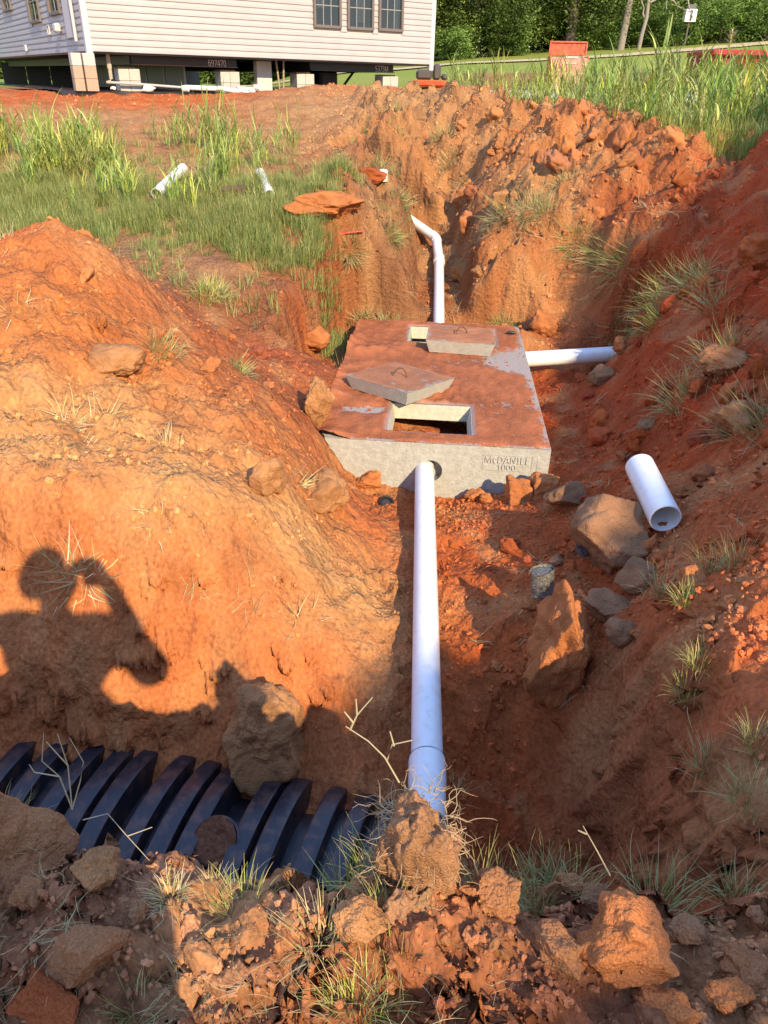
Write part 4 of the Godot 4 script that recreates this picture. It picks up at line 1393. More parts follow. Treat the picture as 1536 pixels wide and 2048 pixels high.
func build_clods() -> void:
	var k := 0
	for c in CLODS:
		k += 1
		var w: float = c[3]
		var h: float = c[4]
		var d := clampf((w + h) * 0.5, w * 0.6, w * 1.1)
		var nm: String = "boulder_clod" if c[6] == "big" else ("stone" if c[0].contains("stone") or c[0].contains("rock at") else "clay_clod")
		var cutting := []
		if c[0].contains("big rounded orange") or c[0].contains("lumpy red brown"):
			h *= 0.6
		if c[0].begins_with("large wedge"):
			cutting = [[Vector3(0.85, 0.52, 0.05), 0.46], [Vector3(-0.75, 0.62, 0.2), 0.74], [Vector3(0.1, 0.1, 1.0), 0.62]]
		elif c[0].begins_with("orange wedge"):
			cutting = [[Vector3(0.84, 0.53, 0.1), 0.50], [Vector3(-0.8, 0.6, 0.05), 0.56], [Vector3(-0.1, 0.15, 1.0), 0.6]]
		elif c[0].begins_with("upright rounded"):
			cutting = [[Vector3(0, 0.3, 1.0), 0.5], [Vector3(1, 0, 0.1), 0.82], [Vector3(-1, 0.05, 0.1), 0.82], [Vector3(0.1, -1, 0), 0.8]]
		elif c[0].begins_with("blocky") or c[0].begins_with("square") or c[0].begins_with("tall orange"):
			cutting = [[Vector3(0.1, 0.2, 1.0), 0.62], [Vector3(1, 0.1, 0.1), 0.72], [Vector3(-1, 0.05, 0.2), 0.72], [Vector3(0.1, 1, 0.2), 0.7]]
		var m := clod_mesh(100 + k, 5 if c[6] == "big" or c[2] > -1.1 else 4, Vector3(w * 0.56, h * 0.56, d * 0.54), (2 if cutting else 7), 0.7 if c[5] == "G" else 1.15, CLAYS[c[5]], M.clod, true, cutting)
		var y := ground(c[1], c[2])
		var o := one(nm, m, c[0], "stone" if nm == "stone" else "clod", Vector3(c[1], y + h * 0.30, c[2]))
		var r := RandomNumberGenerator.new()
		r.seed = 900 + k
		o.rotation = Vector3(r.randf_range(-0.12, 0.12), r.randf_range(-0.5, 0.5) * (0.2 if cutting else 1.0), r.randf_range(-0.12, 0.12))
	# the great boulder of sod at the left edge and the tall root-bound clump in the middle
	var big := one("boulder_clod", clod_mesh(71, 6, Vector3(0.18, 0.19, 0.17), 6, 0.75, CLAYS["B"], M.clod), "huge rounded boulder of brown sod at the left edge above the black chamber", "clod", Vector3(-0.82, 0.10, -0.95))
	big.rotation_degrees = Vector3(0, 10, -12)
	var clump := thing("root_clump", "tall root-bound clump of dry sod standing at the near end of the long pipe", "sod clump", Vector3(0.085, 0.0, -0.93))
	var body := part("sod", clod_mesh(31, 5, Vector3(0.078, 0.185, 0.07), 6, 1.3, Color(0.42, 0.22, 0.11), M.clod), clump, Transform3D(Basis.from_euler(Vector3(0.15, 0.4, 0.06)), Vector3(0.0, 0.20, 0.02)))
	part("sod", clod_mesh(32, 5, Vector3(0.075, 0.15, 0.065), 7, 1.2, Color(0.44, 0.24, 0.13), M.clod), clump, Transform3D(Basis.from_euler(Vector3(0.1, 1.0, 0)), Vector3(-0.02, 0.06, 0.10)))
	var r2 := RandomNumberGenerator.new()
	r2.seed = 77
	var roots := MB.new()
	for j in 260:
		var t := r2.randf_range(0, TAU)
		var y0 := r2.randf_range(0.05, 0.33)
		var rad := 0.076 * sqrt(maxf(0.05, 1.0 - pow((y0 - 0.16) / 0.19, 2.0)))
		var p := Vector3(cos(t) * rad, y0, sin(t) * rad)
		var pts := []
		var dirv := Vector3(cos(t), r2.randf_range(-0.6, 0.5), sin(t)).normalized()
		var step := r2.randf_range(0.006, 0.018)
		for s in 7:
			pts.append(p)
			dirv = (dirv + Vector3(r2.randfn(), r2.randfn() - 0.25, r2.randfn()) * 0.45).normalized()
			p += dirv * step
		roots.tube(pts, [0.0011, 0.001, 0.0009, 0.0008, 0.0006, 0.0005, 0.0003], 4, Color(0.42, 0.30, 0.17) * r2.randf_range(0.7, 1.2), false)
	part("roots", roots.mesh(M.straw), clump)

	# loose clods one could pick up, zone by zone
	var kinds: Array[ArrayMesh] = []
	for j in 12:
		kinds.append(clod_mesh(500 + j, 3, Vector3(0.5 + 0.12 * sin(j * 2.1), 0.36 + 0.08 * cos(j * 1.3), 0.46), 9 + j % 4, 1.5, Color.WHITE, M.clod_small))
	var zones := [
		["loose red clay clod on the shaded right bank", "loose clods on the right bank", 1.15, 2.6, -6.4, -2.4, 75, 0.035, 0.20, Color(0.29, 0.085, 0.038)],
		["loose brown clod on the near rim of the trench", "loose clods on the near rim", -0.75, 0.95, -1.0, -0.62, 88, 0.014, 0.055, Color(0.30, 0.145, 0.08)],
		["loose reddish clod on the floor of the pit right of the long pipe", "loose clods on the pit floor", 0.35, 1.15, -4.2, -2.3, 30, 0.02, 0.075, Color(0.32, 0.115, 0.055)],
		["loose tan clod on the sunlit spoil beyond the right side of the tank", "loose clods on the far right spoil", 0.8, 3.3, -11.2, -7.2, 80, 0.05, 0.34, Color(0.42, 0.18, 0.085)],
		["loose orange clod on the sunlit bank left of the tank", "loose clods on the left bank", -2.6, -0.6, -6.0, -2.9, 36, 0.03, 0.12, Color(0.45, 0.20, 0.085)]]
	for z in zones:
		for j in z[6]:
			var x := r2.randf_range(z[2], z[3])
			var zz := r2.randf_range(z[4], z[5])
			if in_tank(x, zz, 0.03) or (absf(x - 0.23) < 0.09 and zz < -1.7 and zz > -4.5):
				continue
			var sc := lerpf(z[7], z[8], pow(r2.randf(), 2.2))
			var o := MeshInstance3D.new()
			o.mesh = kinds[r2.randi() % 12]
			o.name = numbered("loose_clod")
			add_child(o)
			tag(o, z[0], "clod", z[1])
			o.position = Vector3(x, ground(x, zz) + sc * 0.16, zz)
			o.rotation = Vector3(r2.randf() * TAU, r2.randf() * TAU, r2.randf() * TAU)
			o.scale = Vector3.ONE * sc
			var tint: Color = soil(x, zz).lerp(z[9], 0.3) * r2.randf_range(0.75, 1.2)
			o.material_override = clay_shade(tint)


var shades := {}


# one of a few dozen clay materials, by the nearest tone
func clay_shade(t: Color) -> StandardMaterial3D:
	var key := Vector3i(roundi(t.r * 22.0), roundi(t.g * 40.0), roundi(t.b * 60.0))
	if not shades.has(key):
		var m: StandardMaterial3D = M.clod_small.duplicate()
		m.resource_name = "clay_%d_%d_%d" % [key.x, key.y, key.z]
		m.albedo_color = Color(maxf(key.x, 1) / 22.0, maxf(key.y, 1) / 40.0, maxf(key.z, 1) / 60.0).linear_to_srgb() * 1.1
		shades[key] = m
	return shades[key]


func build_crumbs() -> void:
	var kinds: Array[ArrayMesh] = []
	for j in 5:
		kinds.append(clod_mesh(800 + j, 2, Vector3(0.5, 0.30 + 0.05 * (j % 3), 0.42), 8 + j, 1.6, Color.WHITE, M.crumb, false))
	var r := RandomNumberGenerator.new()
	r.seed = 4
	var where := [[], [], [], [], []]
	var tint := [[], [], [], [], []]
	# area (x0, x1, z0, z1), count, sizes
	for a in [[-0.85, 1.15, -1.05, -0.5, 9000, 0.004, 0.022], [0.3, 2.0, -4.6, -1.9, 8500, 0.006, 0.034], [-0.5, 1.4, -4.4, -2.3, 5000, 0.005, 0.02], [1.05, 3.2, -7.2, -2.0, 9000, 0.007, 0.04],
			[-3.2, -0.3, -6.5, -2.6, 9000, 0.006, 0.038], [0.4, 4.0, -12.0, -7.0, 9000, 0.010, 0.055], [-1.2, 0.9, -14.5, -7.2, 7000, 0.010, 0.045], [0.98, 1.8, -2.3, -1.0, 5200, 0.006, 0.04], [-6.0, 1.0, -15.5, -13.6, 1200, 0.015, 0.05]]:
		for k in a[4]:
			var x := r.randf_range(a[0], a[1])
			var z := r.randf_range(a[2], a[3])
			var c := noise_f.get_noise_2d(x * 2.2 + 70.0, z * 2.2)
			if r.randf() > 0.55 + 1.6 * c or in_tank(x, z, 0.0):
				continue
			if absf(x - 0.22) < 0.07 and z < -1.7 and z > -4.4:
				continue
			var y := ground(x, z)
			var e := 0.03
			var slope := absf(look_up(x + e, z) - look_up(x - e, z)) / (2 * e) + absf(look_up(x, z + e) - look_up(x, z - e)) / (2 * e)
			if slope > 1.7 and r.randf() < 0.85:
				continue
			var s: float = lerpf(a[5], a[6], pow(r.randf(), 4.5))
			var q := Basis.from_euler(Vector3(r.randf() * TAU, r.randf() * TAU, r.randf() * TAU)) * Basis.from_scale(Vector3(r.randf_range(0.8, 1.3), 1.0, r.randf_range(0.8, 1.2)) * s)
			var j := r.randi() % 5
			where[j].append(Transform3D(q, Vector3(x, y + s * 0.12, z)))
			tint[j].append(soil(x, z) * r.randf_range(0.8, 1.18))
	# crumbs that lie on the tank deck
	for k in 1500:
		var lx := r.randf_range(-0.74, 0.74)
		var lz := r.randf_range(-2.7, -0.02)
		if Rect2(-0.31, -0.67, 0.59, 0.51).has_point(Vector2(lx, lz)) or Rect2(-0.28, -2.63, 0.8, 0.52).has_point(Vector2(lx, lz)):
			continue
		if r.randf() > 0.35 + 0.9 * smoothstep(-0.3, -0.74, lx) + 0.8 * noise_f.get_noise_2d(lx * 2.0, lz * 2.0):
			continue
		var p := TANK_AT + Basis(Vector3.UP, deg_to_rad(TANK_TURN)) * Vector3(lx, 0, lz)
		var s := lerpf(0.005, 0.026, pow(r.randf(), 3.0))
		var j := r.randi() % 5
		where[j].append(Transform3D(Basis.from_euler(Vector3(r.randf() * TAU, r.randf() * TAU, 0)) * Basis.from_scale(Vector3.ONE * s), p + Vector3(0, 0.006, 0)))
		tint[j].append(Color(0.37, 0.115, 0.05) * r.randf_range(0.7, 1.25))
	for j in 5:
		scatter("soil_crumbs", kinds[j], where[j], tint[j], "fine crumbs of clay strewn over the dug ground", "soil crumbs")


# ---------------------------------------------------------------- grass
func blade(b: MB, p: Vector3, az: float, length: float, width: float, lean: float, droop: float, col: Color, tip: Color, segs := 4, curl := 0.0) -> void:
	var q := p
	var ang := lean
	var side := Vector3(-sin(az), 0, cos(az))
	var la := q - side * width / 2.0
	var lb := q + side * width / 2.0
	var k0 := b.v.size()
	for s in segs + 1:
		var f := float(s) / segs
		var w := width * (1.0 - pow(f, 1.6)) * (0.6 + 0.4 * minf(1.0, f * 4.0)) + 0.0003
		var cc := col.lerp(tip, f)
		b.v.append(q - side * w / 2.0)
		b.v.append(q + side * w / 2.0)
		b.c.append(cc)
		b.c.append(cc)
		var dirv := Vector3(cos(az) * sin(ang), cos(ang), sin(az) * sin(ang))
		q += dirv * (length / segs)
		ang += droop / segs * (0.4 + 1.2 * f)
		az += curl / segs
	for s in segs:
		var k := k0 + s * 2
		b.i.append_array([k, k + 1, k + 3, k, k + 3, k + 2])


const GREEN := Color(0.20, 0.265, 0.06)
const LIME := Color(0.34, 0.40, 0.085)
const DEEP := Color(0.085, 0.17, 0.04)
const HAY := Color(0.52, 0.41, 0.19)
const PALE := Color(0.62, 0.53, 0.33)


func tuft_mesh(seed_: int, count: int, spread: float, len0: float, len1: float, width: float, lean: float, droop: float, cols: Array, segs := 4) -> ArrayMesh:
	var r := RandomNumberGenerator.new()
	r.seed = seed_
	var b := MB.new()
	for k in count:
		var az := r.randf() * TAU
		var rad := spread * sqrt(r.randf())
		var p := Vector3(cos(az) * rad, -0.01, sin(az) * rad)
		var c: Color = cols[r.randi() % cols.size()] * r.randf_range(0.7, 1.25)
		var tip: Color = c.lerp(HAY, r.randf_range(0.0, 0.45))
		blade(b, p, az + r.randfn() * 0.6, r.randf_range(len0, len1), width * r.randf_range(0.6, 1.2), absf(r.randfn()) * lean, r.randf_range(0.2, 1.0) * droop, c, tip, segs, r.randfn() * 0.5)
	return b.mesh(M.grass, false)


# a tall weed: stems with long arching leaves
func weed_mesh(seed_: int, stems: int, high: float, cols: Array) -> ArrayMesh:
	var r := RandomNumberGenerator.new()
	r.seed = seed_
	var b := MB.new()
	for k in stems:
		var az := r.randf() * TAU
		var p := Vector3(cos(az), 0, sin(az)) * 0.10 * sqrt(r.randf())
		var hgt := high * r.randf_range(0.55, 1.0)
		var tilt := r.randf_range(0.0, 0.28)
		var up := Vector3(cos(az) * sin(tilt), cos(tilt), sin(az) * sin(tilt))
		var c: Color = cols[r.randi() % cols.size()] * r.randf_range(0.75, 1.2)
		b.tube([p, p + up * hgt * 0.5, p + up * hgt * 0.8], [0.004, 0.003, 0.0015], 3, c * 0.9, false)
		var nl := 5
		for j in nl:
			var f := lerpf(0.12, 0.85, (j + r.randf() * 0.6) / nl)
			var a := r.randf() * TAU
			blade(b, p + up * hgt * f * 0.9, a, hgt * r.randf_range(0.35, 0.6), 0.021 * r.randf_range(0.6, 1.35), r.randf_range(0.15, 0.65), r.randf_range(0.6, 2.6), c, c.lerp(LIME, r.randf() * 0.6), 5, r.randfn() * 0.3)
	var out := MB.new()
	out = b
	return out.mesh(M.grass, false)


func put_up(v: Vector3, yaw: float, s: float, tilt := Vector3.ZERO) -> Transform3D:
	return Transform3D(Basis.from_euler(Vector3(tilt.x, yaw, tilt.z)) * Basis.from_scale(Vector3.ONE * s), v)


func build_grass() -> void:
	var r := RandomNumberGenerator.new()
	r.seed = 12
	# tall weeds on the right and the left
	for side in 2:
		var where := [[], [], [], []]
		var tint := [[], [], [], []]
		var n := 1250 if side == 0 else 1100
		for k in n:
			var x := 0.0
			var z := 0.0
			var s := 1.0
			if side == 0:
				z = r.randf_range(-16.3, -8.6)
				var d := -z
				x = r.randf_range(0.6, 10.5)
				# the weeds stand behind the spoil ridge
				var edge := lerpf(3.3, 0.9, clampf((d - 8.8) / 4.5, 0.0, 1.0))
				if x < edge + 0.35 * noise_f.get_noise_2d(z, 3.0):
					continue
				if r.randf() > (0.85 if z > -10.8 or x > 5.5 else 0.42) + noise_f.get_noise_2d(x * 0.8, z * 0.8):
					continue
				s = r.randf_range(0.6, 1.1) * (0.78 + 0.35 * smoothstep(2.0, 5.0, x)) * (1.0 + 0.5 * noise_f.get_noise_2d(x * 0.6 + 30.0, z * 0.6))
			else:
				z = r.randf_range(-11.6, -7.7)
				x = r.randf_range(-7.5, -0.9)
				var c := noise_f.get_noise_2d(x * 0.55 + 12.0, z * 0.55)
				var dense := 0.95 * smoothstep(-0.22, 0.16, c) * smoothstep(-10.9, -10.1, z + 0.3 * sin(x * 1.7)) * smoothstep(-0.7, -1.5, x + 0.5 * c)
				dense *= lerpf(0.8, 1.0, smoothstep(-1.8, -3.0, x))
				if r.randf() > dense:
					continue
				if absf(x + 2.35) < 0.35 and z > -9.2 and z < -8.0 or absf(x + 1.35) < 0.35 and z > -9.3 and z < -7.8:
					continue
				s = r.randf_range(0.35, 0.85) * (0.85 + 0.5 * c)
			var j := r.randi() % 4
			where[j].append(put_up(Vector3(x, (ground(x, z) if z > -16.0 else far_height(x, z)) - 0.02, z), r.randf() * TAU, s))
			var k2 := r.randf_range(0.8, 1.5)
			tint[j].append(Color(k2 * r.randf_range(0.85, 1.25), k2, k2 * r.randf_range(0.8, 1.4)))
		for j in 4:
			scatter("tall_grass", weed_mesh(40 + j + side * 10, 6, 0.95, [LIME, GREEN, Color(0.15, 0.24, 0.05), Color(0.26, 0.34, 0.07), Color(0.40, 0.42, 0.14)]), where[j], tint[j], ["tall green weeds standing behind the spoil on the right", "tall green weeds in clumps on the flat left of the trench"][side], "tall grass")
	# short grass between
	var where2 := [[], [], []]
	var tint2 := [[], [], []]
	for k in 17000:
		var x := r.randf_range(-6.5, 0.2)
		var z := r.randf_range(-11.5, -5.6)
		if k > 9500:
			x = r.randf_range(-4.2, -0.3)
			z = r.randf_range(-8.8, -6.5)
		var c := noise_f.get_noise_2d(x * 1.0 + 5.0, z * 1.0)
		var dense := smoothstep(-6.7, -7.2, z + 0.3 * sin(x * 2.0) + 0.5 * c) * smoothstep(-9.2, -8.0, z) * smoothstep(-0.35, -0.7, x + 0.25 * c) * 0.85
		dense = maxf(dense * smoothstep(-0.35, 0.1, c + 0.1), 0.10 * smoothstep(-0.5, -1.2, x) * smoothstep(-10.6, -9.6, z))
		if r.randf() > dense + 0.35 * c:
			continue
		var j := r.randi() % 3
		where2[j].append(put_up(Vector3(x, ground(x, z) - 0.01, z), r.randf() * TAU, r.randf_range(0.55, 1.2)))
		var k2 := r.randf_range(0.75, 1.2)
		tint2[j].append(Color(k2 * r.randf_range(0.8, 1.15), k2, k2))
	# a fringe of grass on the far right as well
	for k in 2600:
		var x := r.randf_range(2.6, 6.5)
		var z := r.randf_range(-11.5, -8.0)
		if x < 3.2 + 0.3 * sin(z * 3.0) + (z + 8.0) * 0.0:
			continue
		var j := r.randi() % 3
		where2[j].append(put_up(Vector3(x, ground(x, z) - 0.01, z), r.randf() * TAU, r.randf_range(0.8, 1.5)))
		tint2[j].append(Color(1.3, 1.25, 1.0) * r.randf_range(0.8, 1.1))
	for j in 3:
		scatter("short_grass", tuft_mesh(60 + j, 22, 0.05, 0.08, 0.21, 0.005, 0.45, 1.1, [GREEN, DEEP, Color(0.20, 0.26, 0.08), Color(0.28, 0.33, 0.10), Color(0.36, 0.36, 0.14)]), where2[j], tint2[j], "short soft grass growing over the flat left of the trench", "grass")
	# dry straw and cut grass strewn on the spoil
	var where3 := [[], []]
	var tint3 := [[], []]
	for a in [[-2.4, -0.3, -4.4, -2.5, 170, 0.7], [0.8, 3.0, -9.5, -2.2, 420, 1.0], [-0.8, 1.1, -1.02, -0.55, 420, 0.42], [-0.9, 1.0, -10.5, -6.4, 420, 1.2], [0.5, 3.0, -11.0, -7.0, 420, 1.3], [-5.5, -1.0, -12.5, -8.5, 900, 1.6], [0.4, 1.3, -4.2, -2.2, 130, 0.8]]:
		for k in a[4]:
			var x := r.randf_range(a[0], a[1])
			var z := r.randf_range(a[2], a[3])
			var c := noise_f.get_noise_2d(x * 2.3 + 33.0, z * 2.3)
			if c < r.randf_range(-0.15, 0.35) or in_tank(x, z, 0.0):
				continue
			var y := ground(x, z)
			var e := 0.05
			var gx := (look_up(x + e, z) - look_up(x - e, z)) / (2 * e)
			var gz := (look_up(x, z + e) - look_up(x, z - e)) / (2 * e)
			var up := Vector3(-gx, 1, -gz).normalized()
			var rt := up.cross(Vector3.FORWARD.rotated(Vector3.UP, r.randf() * TAU)).normalized()
			var bs := Basis(rt, up, rt.cross(up)) * Basis.from_scale(Vector3.ONE * r.randf_range(0.6, 1.2) * a[5])
			where3[k % 2].append(Transform3D(bs, Vector3(x, y + 0.004, z)))
			tint3[k % 2].append(Color(1, 1, 1) * r.randf_range(0.6, 1.1))
	for j in 2:
		var b := MB.new()
		for k in 7:
			var az := 0.6 + r.randfn() * 0.45 + (PI if k % 2 else 0.0)
			blade(b, Vector3(r.randfn() * 0.035, 0.003, r.randfn() * 0.035), az, r.randf_range(0.05, 0.15), 0.0022, 1.45, r.randf_range(-0.2, 0.25), HAY * 0.8, HAY, 3, r.randfn() * 0.5)
		scatter("straw", b.mesh(M.straw, false), where3[j], tint3[j], "dry straw strewn over the dug clay", "straw")
	# tufts one can point at
	var mixes := [[HAY * 0.8, Color(0.30, 0.30, 0.11), Color(0.22, 0.25, 0.09)], [Color(0.22, 0.28, 0.08), HAY * 0.85, LIME * 0.8, Color(0.15, 0.21, 0.07)], [HAY, PALE, Color(0.45, 0.40, 0.15)], [LIME, GREEN, Color(0.42, 0.44, 0.12), HAY], [Color(0.24, 0.27, 0.10), HAY * 0.8, Color(0.17, 0.21, 0.07), Color(0.30, 0.31, 0.10)]]
	var looks := ["straw coloured", "half green", "yellowed flattened", "bright green", "dull olive"]
	var spots := ["over the cut edge right of the trench", "on the lip above the side pipe", "on the orange left bank"]
	var protos := {}
	var tufts := {}
	for set_ in 2:
		var list: Array = TUFTS_HANG if set_ == 0 else TUFTS_FORE
		for t in list:
			var kind: int = t[3]
			var hang := set_ == 0
			var lift := 0.0
			var flat_ := hang and kind == 2
			var m := tuft_mesh(rng.randi() % 100000, 45 if flat_ else (170 if hang else 110), t[2] * (0.30 if hang else 0.20), t[2] * 0.22, t[2] * (0.72 if hang else 0.55), 0.005 if hang else 0.0022, 1.6 if flat_ else (0.9 if hang else 0.6), 0.8 if flat_ else (2.2 if hang else 1.3), mixes[kind], 5)
			var x: float = t[0]
			var z: float = t[1]
			var where := "on the near rim"
			if hang:
				if x < -0.9:
					where = "on the sunlit left bank"
				elif x < 0.3:
					where = "beside the pit left of the tank"
				elif z < -7.2:
					where = "over the far trench edge"
				elif z < -5.2:
					where = "above the side pipe"
				else:
					where = "on the shaded right bank"
			elif x > 0.85:
				where = "right of the near trench"
			elif x < -0.2:
				where = "on the rim above the chamber"
			elif x > 0.15 and z < -0.9:
				where = "on the rim beyond the root clump"
			else:
				where = "beside the root clump"
			var o := one("grass_tuft", m, "%s tuft of grass %s" % [looks[kind], where], "grass tuft", Vector3(x, ground(x, z) - 0.01, z), "%s grass tufts %s" % [looks[kind], where])
			var key: String = o.get_meta("label")
			if not tufts.has(key):
				tufts[key] = []
			tufts[key].append(o)
			if hang:
				# they flop downhill
				var e := 0.12
				var gx := (look_up(x + e, z) - look_up(x - e, z)) / (2 * e)
				var gz := (look_up(x, z + e) - look_up(x, z - e)) / (2 * e)
				var ax := Vector3(-gz, 0, gx)
				if ax.length() > 0.1:
					o.rotate(ax.normalized(), clampf(atan(ax.length()) * 1.25, 0.0, 1.25))
	# those that look alike are told apart by their order from left to right
	var nth := ["leftmost", "second from the left", "third from the left", "fourth from the left", "fifth from the left", "sixth from the left", "seventh from the left", "eighth from the left", "ninth from the left", "tenth from the left", "eleventh from the left", "twelfth from the left"]
	for key in tufts:
		var l: Array = tufts[key]
		if l.size() > 1:
			l.sort_custom(func(p, q): return p.position.x / -minf(p.position.z, -0.3) < q.position.x / -minf(q.position.z, -0.3))
			for k in l.size():
				l[k].set_meta("label", "%s, %s" % [key, nth[k] if k < l.size() - 1 else "rightmost"])
	# seed heads on tall stalks at the right
	for p in [[4.9, -11.2, 1.35, "pale seed head on a tall stalk nearest the right edge"], [4.15, -11.0, 1.1, "shorter green seed stalk left of the tall seed head"]]:
		var o := thing("seed_stalk", p[3], "seed stalk", Vector3(p[0], ground(p[0], p[1]), p[1]))
		var b := MB.new()
		var h: float = p[2]
		b.tube([Vector3(), Vector3(0.02, h * 0.5, 0), Vector3(0.03, h, 0.01)], [0.006, 0.005, 0.003], 6, LIME)
		for j in 5:
			blade(b, Vector3(0.01, h * (0.2 + 0.12 * j), 0), j * 2.3, 0.4, 0.018, 0.4, 1.4, LIME, HAY, 5)
		part("stalk", b.mesh(M.grass, false), o)
		b = MB.new()
		for j in 70:
			var a := r.randf() * TAU
			var y := r.randf_range(-0.12, 0.10)
			blade(b, Vector3(0.03, h + y, 0.01), a, r.randf_range(0.05, 0.13) * (1.0 - absf(y) * 3.0) + 0.03, 0.007, 0.9, 0.6, Color(0.5, 0.42, 0.16), PALE, 3)
		part("seed_head", b.mesh(M.straw, false), o)
	# dry stems
	stem_plant("dry_stem", "forked pale dry stem slanting up in front of the long pipe", Vector3(0.04, 0.385, -0.93), [[Vector3(), Vector3(-0.028, 0.065, 0), Vector3(-0.058, 0.105, 0), Vector3(-0.098, 0.14, 0)], [Vector3(-0.024, 0.055, 0), Vector3(-0.015, 0.098, 0.0), Vector3(0.02, 0.11, 0)], [Vector3(-0.012, 0.095, 0), Vector3(-0.02, 0.13, 0)], [Vector3(-0.09, 0.132, 0), Vector3(-0.078, 0.168, 0), Vector3(-0.052, 0.21, 0)], [Vector3(-0.078, 0.168, 0), Vector3(-0.08, 0.205, 0)], [Vector3(-0.085, 0.15, 0), Vector3(-0.1, 0.175, 0)]], 0.0019)
	stem_plant("dry_stem", "bare branching dry weed on top of the left sod boulder", Vector3(-0.575, 0.30, -0.92), [[Vector3(), Vector3(-0.006, 0.09, 0), Vector3(-0.03, 0.13, 0), Vector3(-0.012, 0.20, 0)], [Vector3(), Vector3(0.015, 0.12, 0), Vector3(0.012, 0.20, 0)], [Vector3(), Vector3(0.03, 0.08, 0), Vector3(0.045, 0.13, 0), Vector3(0.032, 0.19, 0)], [Vector3(-0.006, 0.09, 0), Vector3(-0.05, 0.10, 0), Vector3(-0.055, 0.12, 0)], [Vector3(0.015, 0.12, 0), Vector3(-0.012, 0.18, 0)]], 0.0014)
	stem_plant("dry_stem", "long thin pale stem bent down over the black chamber", Vector3(-0.56, 0.27, -0.92), [[Vector3(), Vector3(0.05, 0.02, 0.0), Vector3(0.075, -0.04, 0.0), Vector3(0.12, -0.09, 0.02)], [Vector3(0.078, -0.045, 0.0), Vector3(0.125, -0.03, -0.01)]], 0.0012)
	stem_plant("dry_stem", "pale broken stem leaning over the pit right of the near grass", Vector3(0.50, 0.05, -0.98), [[Vector3(), Vector3(-0.03, 0.05, -0.02), Vector3(-0.07, 0.12, -0.03)], [Vector3(-0.06, 0.1, -0.025), Vector3(-0.078, 0.105, -0.03)]], 0.002)


func stem_plant(called: String, label: String, at: Vector3, lines: Array, rad: float) -> void:
	var b := MB.new()
	for l in lines:
		var rr := []
		for k in l.size():
			rr.append(rad * (1.0 - 0.7 * k / l.size()))
		b.tube(l, rr, 6, PALE * 0.62)
	one(called, b.mesh(M.straw), label, "dry weed", at)


# ---------------------------------------------------------------- the raised home
const HOUSE_TURN := 33.0
const FLOOR_Y := 1.872          # lower edge of the siding
const PAD_Y := 1.27
const LAP := 0.104
const END_WIDE := 7.6
const LONG_WIDE := 15.0
const WALL_TOP := 4.62


func house_point(along: float, y: float, back: float) -> Vector3:
	return Vector3(-5.524, 0, -15.6) + Basis(Vector3.UP, deg_to_rad(HOUSE_TURN)) * Vector3(along, y, -back)


func lap_board() -> ArrayMesh:
	# one metre of siding: two shallow faces with a rounded lower lip, seen from +z
	var b := MB.new()
	var prof := [Vector2(0.0, 0.0), Vector2(0.0, 0.016), Vector2(0.006, 0.0185), Vector2(0.055, 0.0145), Vector2(0.075, 0.008), Vector2(LAP, 0.003)]
	for k in prof.size() - 1:
		var p: Vector2 = prof[k]
		var q: Vector2 = prof[k + 1]
		b.quad(Vector3(0, p.x, p.y), Vector3(0, q.x, q.y), Vector3(1, q.x, q.y), Vector3(1, p.x, p.y))
	return b.mesh(M.siding)


func window_part(o: Node3D, at: Transform3D, w: float, h: float, cols: int, curtain: int) -> void:
	# a window in its own axes: x along, y up, z out; origin at the lower left corner
	var dark := Color(0.135, 0.115, 0.105)
	var b := MB.new()
	var f := 0.055
	b.bevel(Vector3(0, 0, -0.03), Vector3(f, h, 0.045), 0.006, dark)
	b.bevel(Vector3(w - f, 0, -0.03), Vector3(w, h, 0.045), 0.006, dark)
	b.bevel(Vector3(f + 0.0015, 0, -0.03), Vector3(w - f - 0.0015, f, 0.045), 0.006, dark)
	b.bevel(Vector3(f + 0.0015, h - f, -0.03), Vector3(w - f - 0.0015, h, 0.045), 0.006, dark)
	var win := part("window", b.mesh(M.window_frame), o, at)
	b = MB.new()
	b.quad(Vector3(f, f, 0), Vector3(f, h - f, 0), Vector3(w - f, h - f, 0), Vector3(w - f, f, 0))
	part("pane", b.mesh(M.glass), win)
	b = MB.new()
	var tan_ := Color(0.24, 0.25, 0.24)
	b.box(Vector3(f, h * 0.52, -0.012), Vector3(w - f, h * 0.52 + 0.03, 0.016), dark)
	part("sash_rail", b.mesh(M.window_frame), win)
	for k in range(1, cols):
		b = MB.new()
		var x := f + (w - 2 * f) * k / cols
		b.box(Vector3(x - 0.008, f + 0.001, -0.004), Vector3(x + 0.008, h - f - 0.001, 0.008), tan_)
		part("muntin", b.mesh(M.window_frame), win)
	for y in [0.27, 0.78]:
		b = MB.new()
		b.box(Vector3(f + 0.001, h * y - 0.008, -0.003), Vector3(w - f - 0.001, h * y + 0.008, 0.010), tan_)
		part("muntin", b.mesh(M.window_frame), win)
	if curtain >= 0:
		b = MB.new()
		var rings := []
		for s in 2:
			var ring := PackedVector3Array()
			for k in 31:
				var x := lerpf(w * (0.28 + 0.28 * curtain), w * (0.55 + 0.28 * curtain), k / 30.0)
				ring.append(Vector3(x, lerpf(f + 0.3 - 0.2 * curtain, h - 0.05, s), -0.16 + 0.02 * sin(k * 1.3)))
			rings.append(ring)
		b.skin(rings, false, Color(0.16, 0.21, 0.22))
		part("curtain", b.mesh(M.cloth), win)


